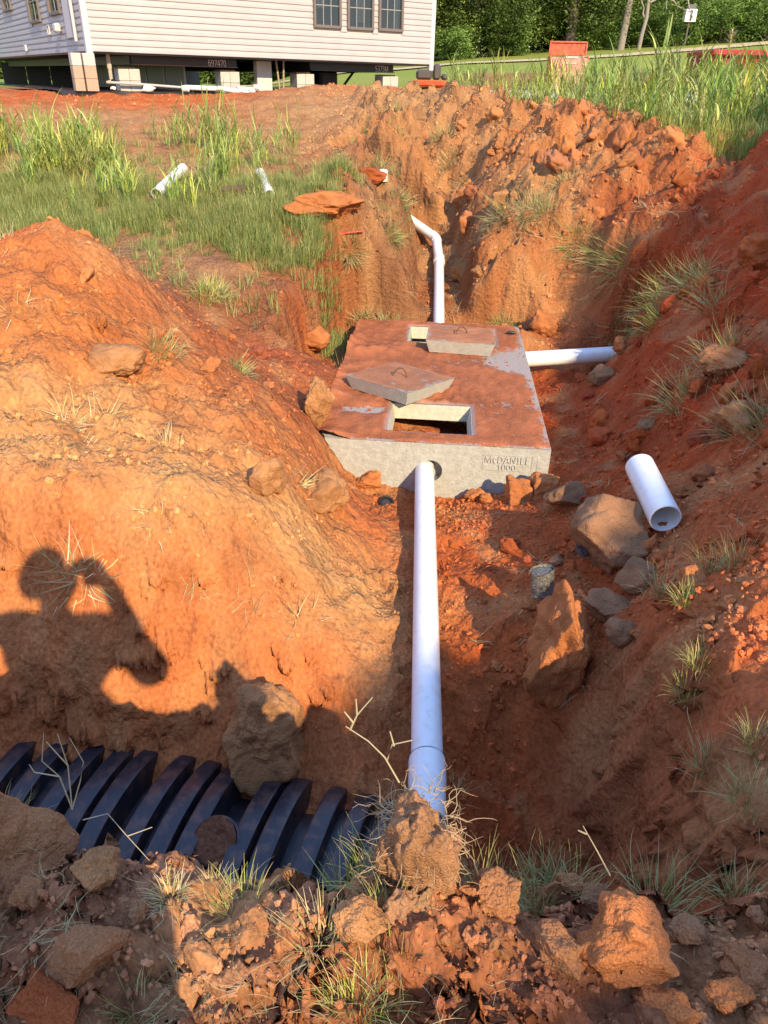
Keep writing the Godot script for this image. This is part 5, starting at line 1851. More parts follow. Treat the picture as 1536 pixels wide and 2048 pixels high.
func build_house() -> void:
	var o := thing("manufactured_home", "white sided home on block piers with dark windows, at the top of the slope", "house", house_point(0, 0, 0))
	o.rotation_degrees.y = HOUSE_TURN
	# shell with window openings
	var wins := [[4.56, 2.44, 0.65], [5.35, 2.44, 0.65], [6.12, 2.45, 0.63]]
	var side_wins := [[1.52, 2.50, 0.95], [3.45, 2.44, 1.1], [6.6, 2.80, 1.1]]
	var shell := CSGCombiner3D.new()
	shell.name = "wall"
	var outer := CSGBox3D.new()
	outer.name = "wall_box"
	outer.size = Vector3(END_WIDE, WALL_TOP - FLOOR_Y - 0.02, LONG_WIDE)
	outer.position = Vector3(END_WIDE / 2.0, (WALL_TOP + FLOOR_Y) / 2.0 + 0.01, -LONG_WIDE / 2.0)
	outer.material = M.sheathing
	shell.add_child(outer)
	var inner := CSGBox3D.new()
	inner.name = "room"
	inner.operation = CSGShape3D.OPERATION_SUBTRACTION
	inner.size = outer.size - Vector3(0.24, 0.3, 0.24)
	inner.position = outer.position
	inner.material = M.dark_room
	shell.add_child(inner)
	for w in wins:
		var cut := CSGBox3D.new()
		cut.name = "opening"
		cut.operation = CSGShape3D.OPERATION_SUBTRACTION
		cut.size = Vector3(w[2] - 0.04, 1.42, 0.5)
		cut.position = Vector3(w[0] + w[2] / 2.0, w[1] + 0.72, 0)
		shell.add_child(cut, true)
	for w in side_wins:
		var cut := CSGBox3D.new()
		cut.name = "opening"
		cut.operation = CSGShape3D.OPERATION_SUBTRACTION
		cut.size = Vector3(0.5, 1.42, w[2] - 0.04)
		cut.position = Vector3(0, w[1] + 0.72, -(w[0] + w[2] / 2.0))
		shell.add_child(cut, true)
	o.add_child(shell)
	# siding boards, one by one, stopping at the windows
	var lap := lap_board()
	var laps := int((WALL_TOP - FLOOR_Y) / LAP)
	for face in 2:
		for k in laps:
			var y := FLOOR_Y + k * LAP
			var cuts := []
			for w in (wins if face == 0 else side_wins):
				if y + LAP > w[1] + 0.01 and y < w[1] + 1.45:
					cuts.append([w[0] + 0.01, w[0] + w[2] - 0.01])
			var from := 0.075
			var end := END_WIDE - 0.075 if face == 0 else LONG_WIDE
			cuts.append([end, end])
			for c in cuts:
				if c[0] - from > 0.02:
					var t := Transform3D(Basis.from_scale(Vector3(c[0] - from, 1, 1)), Vector3(from, y, 0.002))
					if face == 1:
						t = Transform3D(Basis(Vector3.UP, -PI / 2), Vector3()) * Transform3D(Basis.from_scale(Vector3(c[0] - from, 1, 1)), Vector3(-c[0], y, 0.002))
					if face == 1:
						t = Transform3D(Basis(Vector3(0, 0, 1) * (c[0] - from), Vector3.UP, Vector3(-1, 0, 0)), Vector3(-0.002, y, -c[0]))
					part("siding_board", lap, o, t)
				from = c[1]
	# corner posts
	var b := MB.new()
	b.bevel(Vector3(-0.024, FLOOR_Y - 0.13, -0.085), Vector3(0.085, WALL_TOP, 0.024), 0.006)
	part("corner_trim", b.mesh(M.white_trim), o)
	b = MB.new()
	b.bevel(Vector3(END_WIDE - 0.085, FLOOR_Y - 0.12, -0.085), Vector3(END_WIDE + 0.024, WALL_TOP, 0.024), 0.006)
	part("corner_trim", b.mesh(M.white_trim), o)
	for w in wins:
		window_part(o, Transform3D(Basis(), Vector3(w[0], w[1], 0.02)), w[2], 1.45, 3, wins.find(w))
	for w in side_wins:
		window_part(o, Transform3D(Basis(Vector3(0, 0, 1), Vector3.UP, Vector3(-1, 0, 0)), Vector3(-0.02, w[1], -(w[0] + w[2]))), w[2], 1.45, 2, -1)
	# left wall fittings: panel, conduit, vents
	b = MB.new()
	b.bevel(Vector3(-0.06, 2.09, -1.2), Vector3(-0.025, WALL_TOP - 0.1, -0.72), 0.008)
	part("white_panel", b.mesh(M.white_trim), o)
	b = MB.new()
	b.tube([Vector3(-0.06, 2.03, -0.5), Vector3(-0.06, WALL_TOP - 0.1, -0.5)], [0.03], 12)
	part("conduit", b.mesh(M.white_trim), o)
	b = MB.new()
	b.bevel(Vector3(-0.14, 2.20, -1.95), Vector3(-0.022, 2.36, -1.72), 0.03)
	part("vent_hood", b.mesh(M.white_trim), o)
	b = MB.new()
	for r in [[-2.95, 2.19, -2.92, 2.37], [-2.79, 2.19, -2.76, 2.37], [-2.95, 2.34, -2.76, 2.37], [-2.95, 2.19, -2.76, 2.21]]:
		b.bevel(Vector3(-0.05, r[1], r[0]), Vector3(-0.022, r[3], r[2]), 0.004)
	part("outlet_box", b.mesh(M.white_trim), o)
	b = MB.new()
	b.bevel(Vector3(-0.07, 1.95, -5.75), Vector3(-0.022, 2.08, -5.6), 0.01)
	part("tap_box", b.mesh(M.white_trim), o)
	# belly and chassis beams
	b = MB.new()
	b.box(Vector3(0.03, FLOOR_Y - 0.03, -LONG_WIDE + 0.03), Vector3(END_WIDE - 0.03, FLOOR_Y - 0.003, -0.03), Color(0.05, 0.05, 0.055))
	part("belly", b.mesh(M.black_plastic), o)
	b = MB.new()
	b.box(Vector3(0.0, FLOOR_Y - 0.028, -LONG_WIDE), Vector3(0.028, FLOOR_Y - 0.0, -0.1), Color(0.36, 0.22, 0.13))
	part("sill_board", b.mesh(M.bark), o)
	for bm in [[0.9, 3.04, 1.70, true], [4.72, 6.86, 1.70, false]]:
		b = MB.new()
		b.box(Vector3(bm[0], bm[2] + 0.006, -0.50), Vector3(bm[1], FLOOR_Y - 0.032, -0.488), Color(0.05, 0.053, 0.06))
		var beam := part("chassis_beam", b.mesh(M.steel), o)
		b = MB.new()
		b.box(Vector3(bm[0], bm[2] - 0.012, -0.55), Vector3(bm[1], bm[2] + 0.004, -0.43), Color(0.20, 0.10, 0.06) if bm[3] else Color(0.07, 0.075, 0.085))
		part("flange", b.mesh(M.steel), beam)
		var f := SystemFont.new()
		f.font_names = PackedStringArray(["Droid Sans"])
		var tm := TextMesh.new()
		tm.text = "697470" if bm[3] else "5373M"
		tm.font = f
		tm.font_size = 60
		tm.pixel_size = 0.0026
		tm.depth = 0.002
		tm.material = M.chalk
		part("chalk_number", tm, beam, Transform3D(Basis.from_scale(Vector3(0.75, 1, 1)), Vector3(2.62 if bm[3] else 6.55, bm[2] + 0.06, -0.484)))
	for x in [0.95, 2.9, 4.8, 6.7]:
		b = MB.new()
		b.box(Vector3(x - 0.06, 1.69, -LONG_WIDE + 0.3), Vector3(x + 0.06, FLOOR_Y - 0.034, -0.58), Color(0.05, 0.053, 0.06))
		part("rail_beam", b.mesh(M.steel), o)
	# far skirting panels seen under the left wall
	for k in 9:
		b = MB.new()
		var x := 0.7 + k * 0.76
		b.box(Vector3(x, PAD_Y - 0.1, -LONG_WIDE + 0.1), Vector3(x + 0.73, FLOOR_Y - 0.08, -LONG_WIDE + 0.13), Color(0.08, 0.10, 0.11))
		part("skirt_panel", b.mesh(M.black_plastic), o)
	for k in 7:
		b = MB.new()
		var z := -1.6 - k * 1.35
		b.box(Vector3(2.3, PAD_Y - 0.1, z - 1.25), Vector3(2.33, FLOOR_Y - 0.10, z), Color(0.10, 0.125, 0.14))
		var sk := part("belly_panel", b.mesh(M.black_plastic), o)
		b = MB.new()
		b.box(Vector3(2.29, PAD_Y - 0.1, z + 0.002), Vector3(2.32, FLOOR_Y - 0.10, z + 0.03), Color(0.5, 0.5, 0.48))
		part("strap", b.mesh(M.steel), sk)
	# roof
	b = MB.new()
	var e := 0.35
	var ridge := WALL_TOP + 1.15
	for s in 2:
		var x0 := -e if s == 0 else END_WIDE + e
		b.quad(Vector3(x0, WALL_TOP - 0.02, e), Vector3(x0, WALL_TOP - 0.02, -LONG_WIDE - e), Vector3(END_WIDE / 2.0, ridge, -LONG_WIDE - e), Vector3(END_WIDE / 2.0, ridge, e), Color(0.12, 0.115, 0.11))
	b.tri(Vector3(0, WALL_TOP, 0.01), Vector3(END_WIDE / 2.0, ridge - 0.1, 0.01), Vector3(END_WIDE, WALL_TOP, 0.01), Color(0.7, 0.7, 0.69))
	part("roof", b.mesh(M.sheathing), o)

	# piers of concrete blocks: each pier a thing, each block a part
	var pier_list := [[0.81, 0.48, 2, "block pier nearest the left corner under the first beam"], [2.85, 0.48, 2, "block pier under the right end of the first beam"], [4.57, 0.48, 2, "block pier with a wooden shim under the left end of the second beam"], [6.74, 0.48, 2, "block pier at the right end of the house"]]
	for p in pier_list:
		var q := house_point(p[0], PAD_Y - 0.05, p[1] + 0.1)
		var pr := thing("block_pier", "grey concrete " + p[3], "pier", q, "block piers under the house")
		pr.rotation_degrees.y = HOUSE_TURN - 4.0
		for k in p[2]:
			b = MB.new()
			var g: Color = Color(0.52, 0.52, 0.49) * (0.95 + 0.08 * k)
			b.bevel(Vector3(-0.20, 0.004 + k * 0.2, -0.20), Vector3(-0.002, 0.2 + k * 0.2, 0.2), 0.006, g)
			part("block", b.mesh(M.block), pr)
			b = MB.new()
			b.bevel(Vector3(0.002, 0.004 + k * 0.2, -0.20), Vector3(0.2, 0.2 + k * 0.2, 0.2), 0.006, g * 0.97)
			part("block", b.mesh(M.block), pr)
		b = MB.new()
		b.bevel(Vector3(-0.2, 0.404, -0.19), Vector3(0.12, 0.43, 0.19), 0.003, Color(0.42, 0.24, 0.12))
		part("shim", b.mesh(M.bark), pr)
	for p in [[-0.25, 0.07, "left"], [-0.03, 0.07, "right"]]:
		var q := house_point(p[0] + 0.02, PAD_Y - 0.03, p[1])
		var pr := thing("corner_pier", "tall clay-stained block pier at the left house corner, the %s one of the pair" % p[2], "pier", q, "corner piers")
		pr.rotation_degrees.y = HOUSE_TURN
		var w := 0.085 if p[2] == "left" else 0.105
		for k in 3:
			b = MB.new()
			b.bevel(Vector3(-w, k * 0.2 + 0.003, -0.10), Vector3(w, k * 0.2 + 0.2, 0.10), 0.006, Color(0.44, 0.33, 0.24) if k < 2 else Color(0.55, 0.53, 0.5))
			part("block", b.mesh(M.block), pr)
	# the tall white panel and two leaning laths
	b = MB.new()
	b.bevel(Vector3(-0.17, 0, -0.09), Vector3(0.17, 0.56, 0.09), 0.006, Color(0.62, 0.61, 0.58))
	var wp := one("white_pier", b.mesh(M.block), "tall white-faced pier in the middle under the house", "pier", house_point(3.67, PAD_Y, 0.62))
	wp.rotation_degrees.y = HOUSE_TURN
	b = MB.new()
	b.bevel(Vector3(-0.018, 0, -0.01), Vector3(0.018, 0.62, 0.01), 0.003, Color(0.55, 0.43, 0.30))
	var l1 := one("wooden_lath", b.mesh(M.bark), "upright pale wooden lath right of the white-faced pier", "lath", house_point(3.98, PAD_Y - 0.02, 0.3))
	l1.rotation_degrees = Vector3(0, HOUSE_TURN, -3)
	var l2 := one("wooden_lath", b.mesh(M.bark), "leaning pale wooden lath crossing the upright one", "lath", house_point(3.92, PAD_Y, 0.34))
	l2.rotation_degrees = Vector3(0, HOUSE_TURN, 6)
	# plumbing under the floor
	var drain := thing("drain_pipe", "cream drain pipe dropping from the floor and running to the trench", "pipe", house_point(0.0, PAD_Y, 0.0))
	drain.rotation_degrees.y = HOUSE_TURN
	b = MB.new()
	b.tube([Vector3(0.42, 0.60, -0.3), Vector3(0.42, 0.18, -0.3), Vector3(0.40, 0.13, -0.3), Vector3(0.36, 0.12, -0.3)], [0.035], 14, Color(0.62, 0.55, 0.42))
	b.tube([Vector3(0.32, 0.12, -0.3), Vector3(0.9, 0.10, -0.28), Vector3(1.9, 0.05, -0.2), Vector3(2.15, 0.045, -0.05)], [0.024], 14, Color(0.55, 0.55, 0.53))
	part("pipe", b.mesh(M.pvc), drain)
	b = MB.new()
	b.tube([Vector3(0.42, 0.34, -0.3), Vector3(0.42, 0.42, -0.3)], [0.043], 14, Color(0.62, 0.55, 0.42))
	part("collar", b.mesh(M.pvc), drain)
	b = MB.new()
	b.tube([Vector3(0.0, 0.55, -1.0), Vector3(0.0, 0.25, -1.0), Vector3(0.03, 0.17, -1.0), Vector3(0.1, 0.14, -1.0), Vector3(0.4, 0.14, -1.0)], [0.025], 12, Color(0.55, 0.52, 0.47))
	var dr2 := one("drain_pipe", b.mesh(M.pvc), "grey bent drain pipe left of the corner piers", "pipe", house_point(-0.05, PAD_Y, 0.0))
	dr2.rotation_degrees.y = HOUSE_TURN
	var outs := [[1.75, 0.05, 2.38, 0.0, 0.045, "white pipe lying before the first pier"], [2.42, 0.05, 2.95, -0.32, 0.045, "white pipe running down from the house into the trench"], [2.85, 0.1, 3.4, 0.2, 0.036, "white pipe lying under the second pier"]]
	for w in outs:
		var p0 := house_point(w[0], PAD_Y + 0.06, w[1])
		var p1 := house_point(w[2], PAD_Y + (0.05 if w[3] > -0.2 else -0.02), w[3])
		var pp := thing("white_pipe", w[5] + " at the foot of the house", "pipe", p0)
		pipe_part("pipe", pp, Vector3(), p1 - p0, w[4], 0.006)
	b = MB.new()
	b.tube([Vector3(), Vector3(0.0, 0.09, 0.01), Vector3(0.03, 0.13, 0.0), Vector3(0.13, 0.13, 0.0)], [0.05, 0.055, 0.055, 0.05], 14)
	one("pipe_fitting", b.mesh(M.pvc), "white bent pipe fitting standing at the end of the pipe to the trench", "pipe fitting", house_point(3.02, PAD_Y - 0.04, -0.3))
	b = MB.new()
	b.tube([Vector3(-0.05, 0.06, 0), Vector3(0.06, 0.07, 0.02)], [0.06], 14)
	one("pipe_fitting", b.mesh(M.pvc), "short white pipe fitting on the soil before the first long pipe", "pipe fitting", house_point(1.72, PAD_Y - 0.02, -0.05))
	for q in [[0.98, -0.05, 0.13, "crumpled white plastic bag on the soil below the first pier"], [0.33, -0.1, 0.05, "small white lump on the soil near the corner piers"]]:
		one("white_scrap", clod_mesh(300 + int(q[0] * 10.0), 3, Vector3(q[2], q[2] * 0.5, q[2] * 0.6), 4, 1.2, Color(0.8, 0.8, 0.78), M.cloth), q[3], "scrap", house_point(q[0], PAD_Y + 0.03, q[1]))
	# ground sheet
	b = MB.new()
	var rings := []
	for r in 30:
		var ring := PackedVector3Array()
		for k in 90:
			var x := lerpf(-0.6, END_WIDE + 0.1, k / 89.0)
			var zz := lerpf(0.12, -6.0, r / 29.0)
			var y := 0.018 + 0.03 * maxf(0.0, noise_a.get_noise_2d(x * 2.0, zz * 2.0)) + 0.08 * smoothstep(0.25, 0.0, Vector2(x - 3.75, zz + 0.15).length())
			if r == 0:
				y = -0.06
				zz += 0.08 * noise_a.get_noise_2d(x * 1.5, 7.0)
			ring.append(Vector3(x, y, zz))
		rings.append(ring)
	rings.reverse()
	b.skin(rings, false, Color(0.02, 0.02, 0.024))
	var gs := one("ground_sheet", b.mesh(M.black_plastic), "crumpled black plastic ground sheet spread under the house", "plastic sheet", house_point(0, PAD_Y - 0.04, 0))
	gs.rotation_degrees.y = HOUSE_TURN
	# axle stuff seen under the right end
	var ax := thing("axle_frame", "black steel hitch frame with slanted braces under the right half of the house", "steel frame", house_point(5.6, PAD_Y, 1.6))
	ax.rotation_degrees.y = HOUSE_TURN
	b = MB.new()
	b.bevel(Vector3(-0.2, 0.0, -0.3), Vector3(0.28, 0.45, 0.3), 0.06, Color(0.02, 0.02, 0.02))
	part("hitch_block", b.mesh(M.steel), ax)
	for s in [[-0.75, 0.42, -0.1, 0.1], [0.85, 0.42, 0.45, 0.0]]:
		b = MB.new()
		b.tube([Vector3(s[0], s[1], 0), Vector3(s[2], s[3], 0)], [0.03], 8, Color(0.03, 0.03, 0.03))
		part("brace", b.mesh(M.steel), ax)
	# machine beyond the right end: a low orange deck under dark gear
	var mc := thing("machine", "low orange machine with dark gear parked behind the right end of the house", "machine", Vector3(0.95, far_height(0.95, -22.0) - 0.05, -22.0))
	b = MB.new()
	b.bevel(Vector3(-0.5, 0.05, -0.4), Vector3(0.45, 0.19, 0.4), 0.04, Color(0.75, 0.11, 0.02))
	part("deck", b.mesh(M.red_paint_v), mc)
	for g in [[-0.4, 0.2, 0.0, 0.42], [0.02, 0.2, 0.22, 0.55], [0.24, 0.2, 0.42, 0.34]]:
		b = MB.new()
		b.bevel(Vector3(g[0], g[1], -0.2), Vector3(g[2], g[3], 0.2), 0.05, Color(0.09, 0.08, 0.085))
		part("engine_cover", b.mesh(M.steel), mc)


# ---------------------------------------------------------------- red bins, trees, the one who takes the picture
func build_bins() -> void:
	var o := thing("tool_bin", "faded red steel bin with its hinged lid standing open beyond the weeds", "bin", Vector3(3.67, far_height(3.67, -18.4) + 0.06, -18.4))
	o.rotation_degrees.y = -6.0
	o.scale = Vector3(0.87, 1.05, 0.87)
	var red := Color(0.62, 0.15, 0.065)
	var b := MB.new()
	var y0 := 0.0
	b.bevel(Vector3(-0.47, y0, -0.5), Vector3(0.45, 0.60, -0.44), 0.01, Color(0.60, 0.34, 0.25))
	b.bevel(Vector3(-0.47, y0, -0.435), Vector3(-0.43, 0.60, 0.3), 0.01, red)
	b.bevel(Vector3(0.41, y0, -0.435), Vector3(0.45, 0.60, 0.3), 0.01, red)
	b.bevel(Vector3(-0.425, y0, 0.25), Vector3(0.405, 0.57, 0.3), 0.01, Color(0.62, 0.34, 0.25))
	part("body", b.mesh(M.red_paint_v), o)
	b = MB.new()
	b.bevel(Vector3(-0.44, 0.02, 0.31), Vector3(0.43, 0.55, 0.33), 0.006, Color(0.62, 0.36, 0.26))
	part("front_panel", b.mesh(M.red_paint_v), o)
	b = MB.new()
	b.bevel(Vector3(-0.46, 0.62, -0.47), Vector3(0.46, 0.87, -0.43), 0.012, red)
	var lid_ := part("lid", b.mesh(M.red_paint_v), o)
	for r in [[-0.46, 0.84, 0.46, 0.87], [-0.46, 0.62, 0.46, 0.65], [-0.46, 0.652, -0.42, 0.838], [0.42, 0.652, 0.46, 0.838]]:
		b = MB.new()
		b.bevel(Vector3(r[0], r[1], -0.428), Vector3(r[2], r[3], -0.40), 0.006, red * 1.15)
		part("lid_rim", b.mesh(M.red_paint_v), lid_)
	b = MB.new()
	b.bevel(Vector3(-0.10, 0.555, 0.332), Vector3(0.20, 0.592, 0.345), 0.004, Color(0.75, 0.72, 0.68))
	part("white_plate", b.mesh(M.red_paint_v), o)
	b = MB.new()
	b.bevel(Vector3(-0.12, 0.46, 0.332), Vector3(0.18, 0.482, 0.342), 0.004, Color(0.72, 0.55, 0.48))
	part("label_strip", b.mesh(M.red_paint_v), o)
	# the dark red skip at the right edge
	o = thing("skip", "dark red steel skip with a flared rim at the right edge behind the weeds", "skip", Vector3(8.0, far_height(8.0, -18.6) + 0.08, -18.6))
	o.rotation_degrees.y = -4.0
	var dk := Color(0.36, 0.02, 0.028)
	b = MB.new()
	var p := [Vector3(-1.62, -0.1, 0.7), Vector3(1.62, -0.1, 0.7), Vector3(1.45, 0.66, 0.9), Vector3(-1.45, 0.66, 0.9)]
	b.quad(p[0], p[3], p[2], p[1], dk)
	var q := [Vector3(-1.62, -0.1, -0.7), Vector3(1.62, -0.1, -0.7), Vector3(1.45, 0.66, -0.9), Vector3(-1.45, 0.66, -0.9)]
	b.quad(q[1], q[2], q[3], q[0], dk)
	b.quad(q[0], q[3], p[3], p[0], dk)
	b.quad(p[1], p[2], q[2], q[1], dk)
	part("body", b.mesh(M.red_paint_v), o)
	b = MB.new()
	b.bevel(Vector3(-1.50, 0.655, 0.84), Vector3(1.50, 0.76, 0.98), 0.02, dk * 1.25)
	b.bevel(Vector3(-1.50, 0.655, -0.98), Vector3(1.50, 0.76, -0.84), 0.02, dk * 1.25)
	b.bevel(Vector3(-1.50, 0.657, -0.835), Vector3(-1.38, 0.758, 0.835), 0.02, dk * 1.25)
	b.bevel(Vector3(1.38, 0.657, -0.835), Vector3(1.50, 0.758, 0.835), 0.02, dk * 1.25)
	part("rim", b.mesh(M.red_paint_v), o)
	for x in [-1.2, -0.6, 0.0, 0.6, 1.2]:
		b = MB.new()
		b.bevel(Vector3(x - 0.04, -0.1, 0.02), Vector3(x + 0.04, 0.64, 0.09), 0.01, dk * 1.1, Transform3D(Basis(Vector3.RIGHT, 0.255), Vector3(0, 0.0, 0.70)))
		part("stiffener", b.mesh(M.red_paint_v), o)
	# white box on a post at the wood's edge
	o = thing("post_box", "white metal box with a dark slot on a post at the edge of the wood", "box", Vector3(14.35, far_height(14.35, -43.6) + 0.1, -43.6))
	b = MB.new()
	b.bevel(Vector3(-0.04, 0, -0.04), Vector3(0.04, 0.9, 0.04), 0.008, Color(0.2, 0.16, 0.12))
	part("post", b.mesh(M.bark), o)
	b = MB.new()
	b.bevel(Vector3(-0.27, 0.9, -0.15), Vector3(0.27, 1.42, 0.15), 0.015, Color(0.75, 0.75, 0.76))
	part("case", b.mesh(M.white_v), o)
	b = MB.new()
	b.bevel(Vector3(-0.05, 0.94, 0.152), Vector3(0.06, 1.38, 0.16), 0.003, Color(0.04, 0.04, 0.05))
	part("slot", b.mesh(M.white_v), o)
	b = MB.new()
	b.bevel(Vector3(-0.16, 1.422, -0.1), Vector3(0.2, 1.62, 0.1), 0.01, Color(0.10, 0.10, 0.11))
	part("cap", b.mesh(M.steel), o)


func leaf_clump(seed_: int, n: int, rad: float, size: float) -> ArrayMesh:
	var r := RandomNumberGenerator.new()
	r.seed = seed_
	var b := MB.new()
	for k in n:
		var p := Vector3(r.randfn(), r.randfn() * 0.7, r.randfn()).limit_length(2.0) * rad * 0.5
		var u := Vector3(r.randfn(), r.randfn() * 0.5, r.randfn()).normalized()
		var w := u.cross(Vector3(r.randfn(), r.randfn() + 1.5, r.randfn()).normalized()).normalized()
		var s := size * r.randf_range(0.6, 1.3)
		var c := Color(1, 1, 1) * r.randf_range(0.65, 1.25)
		b.quad(p - u * s, p + w * s * 0.45, p + u * s, p - w * s * 0.45, c)
	return b.mesh(M.leaf, false)


func limb(b: MB, a: Vector3, c: Vector3, r0: float, r1: float, rg: RandomNumberGenerator, col: Color, bendy := 0.12) -> void:
	var pts := []
	var rr := []
	var L := (c - a).length()
	for k in 7:
		var f := k / 6.0
		pts.append(a.lerp(c, f) + Vector3(rg.randfn(), rg.randfn() * 0.4, rg.randfn()) * L * bendy * 0.3 * sin(PI * f))
		rr.append(lerpf(r0, r1, f))
	b.tube(pts, rr, 8, col)


# a tree: trunk, limbs, and a crown of leaf clumps grown round the limb ends
func tree(called: String, label: String, group: String, at: Vector3, high: float, wide: float, low: float, n: int, tone: Color, seed_: int, clumps: Array, keep = null) -> Node3D:
	var r := RandomNumberGenerator.new()
	r.seed = seed_
	var o := thing(called, label, "tree" if high > 2.2 else "bush", at, group)
	var b := MB.new()
	var bark := Color(0.16, 0.125, 0.095)
	var top := Vector3(r.randfn() * 0.2, high * 0.8, r.randfn() * 0.2)
	limb(b, Vector3(0, -0.3, 0), top, 0.035 * high, 0.012 * high, r, bark, 0.05)
	var ends: Array[Vector3] = []
	var nl := 11 if high > 2.2 else 6
	for k in nl:
		var f := lerpf(low, 0.95, (k + 0.5) / nl)
		var az := k * 2.4 + r.randf()
		var reach := wide * (0.55 + 0.45 * sin(PI * clampf((f - low) / (1.0 - low) * 0.8 + 0.15, 0, 1))) * r.randf_range(0.75, 1.1)
		var e := Vector3(cos(az) * reach, high * f + reach * 0.25, sin(az) * reach)
		if keep == null or keep.call(at + e + Vector3(0.3, 0.35, 0)):
			limb(b, top * (f * 0.95), e, 0.011 * high, 0.004 * high, r, bark)
		ends.append(e)
		ends.append(e.lerp(top * f, 0.45))
	part("trunk", b.mesh(M.bark), o)
	var where := [[], []]
	var tint := [[], []]
	for k in n:
		var e: Vector3 = ends[r.randi() % ends.size()]
		var p := e + Vector3(r.randfn(), r.randfn() * 0.75, r.randfn()) * wide * 0.27
		if p.y < 0.05:
			continue
		var lum := 1.0 + 0.35 * noise_f.get_noise_3d(p.x * 0.5 + at.x, p.y * 0.5, p.z * 0.5 + at.z)
		var turn := r.randf() * TAU
		var sc := r.randf_range(0.7, 1.2)
		if keep != null and not keep.call(at + p):
			continue
		where[k % 2].append(Transform3D(Basis(Vector3.UP, turn) * Basis.from_scale(Vector3.ONE * sc), p))
		tint[k % 2].append(tone * (lum * r.randf_range(0.8, 1.2)))
	for j in 2:
		scatter("crown", clumps[j], where[j], tint[j], "", "", o)
	return o


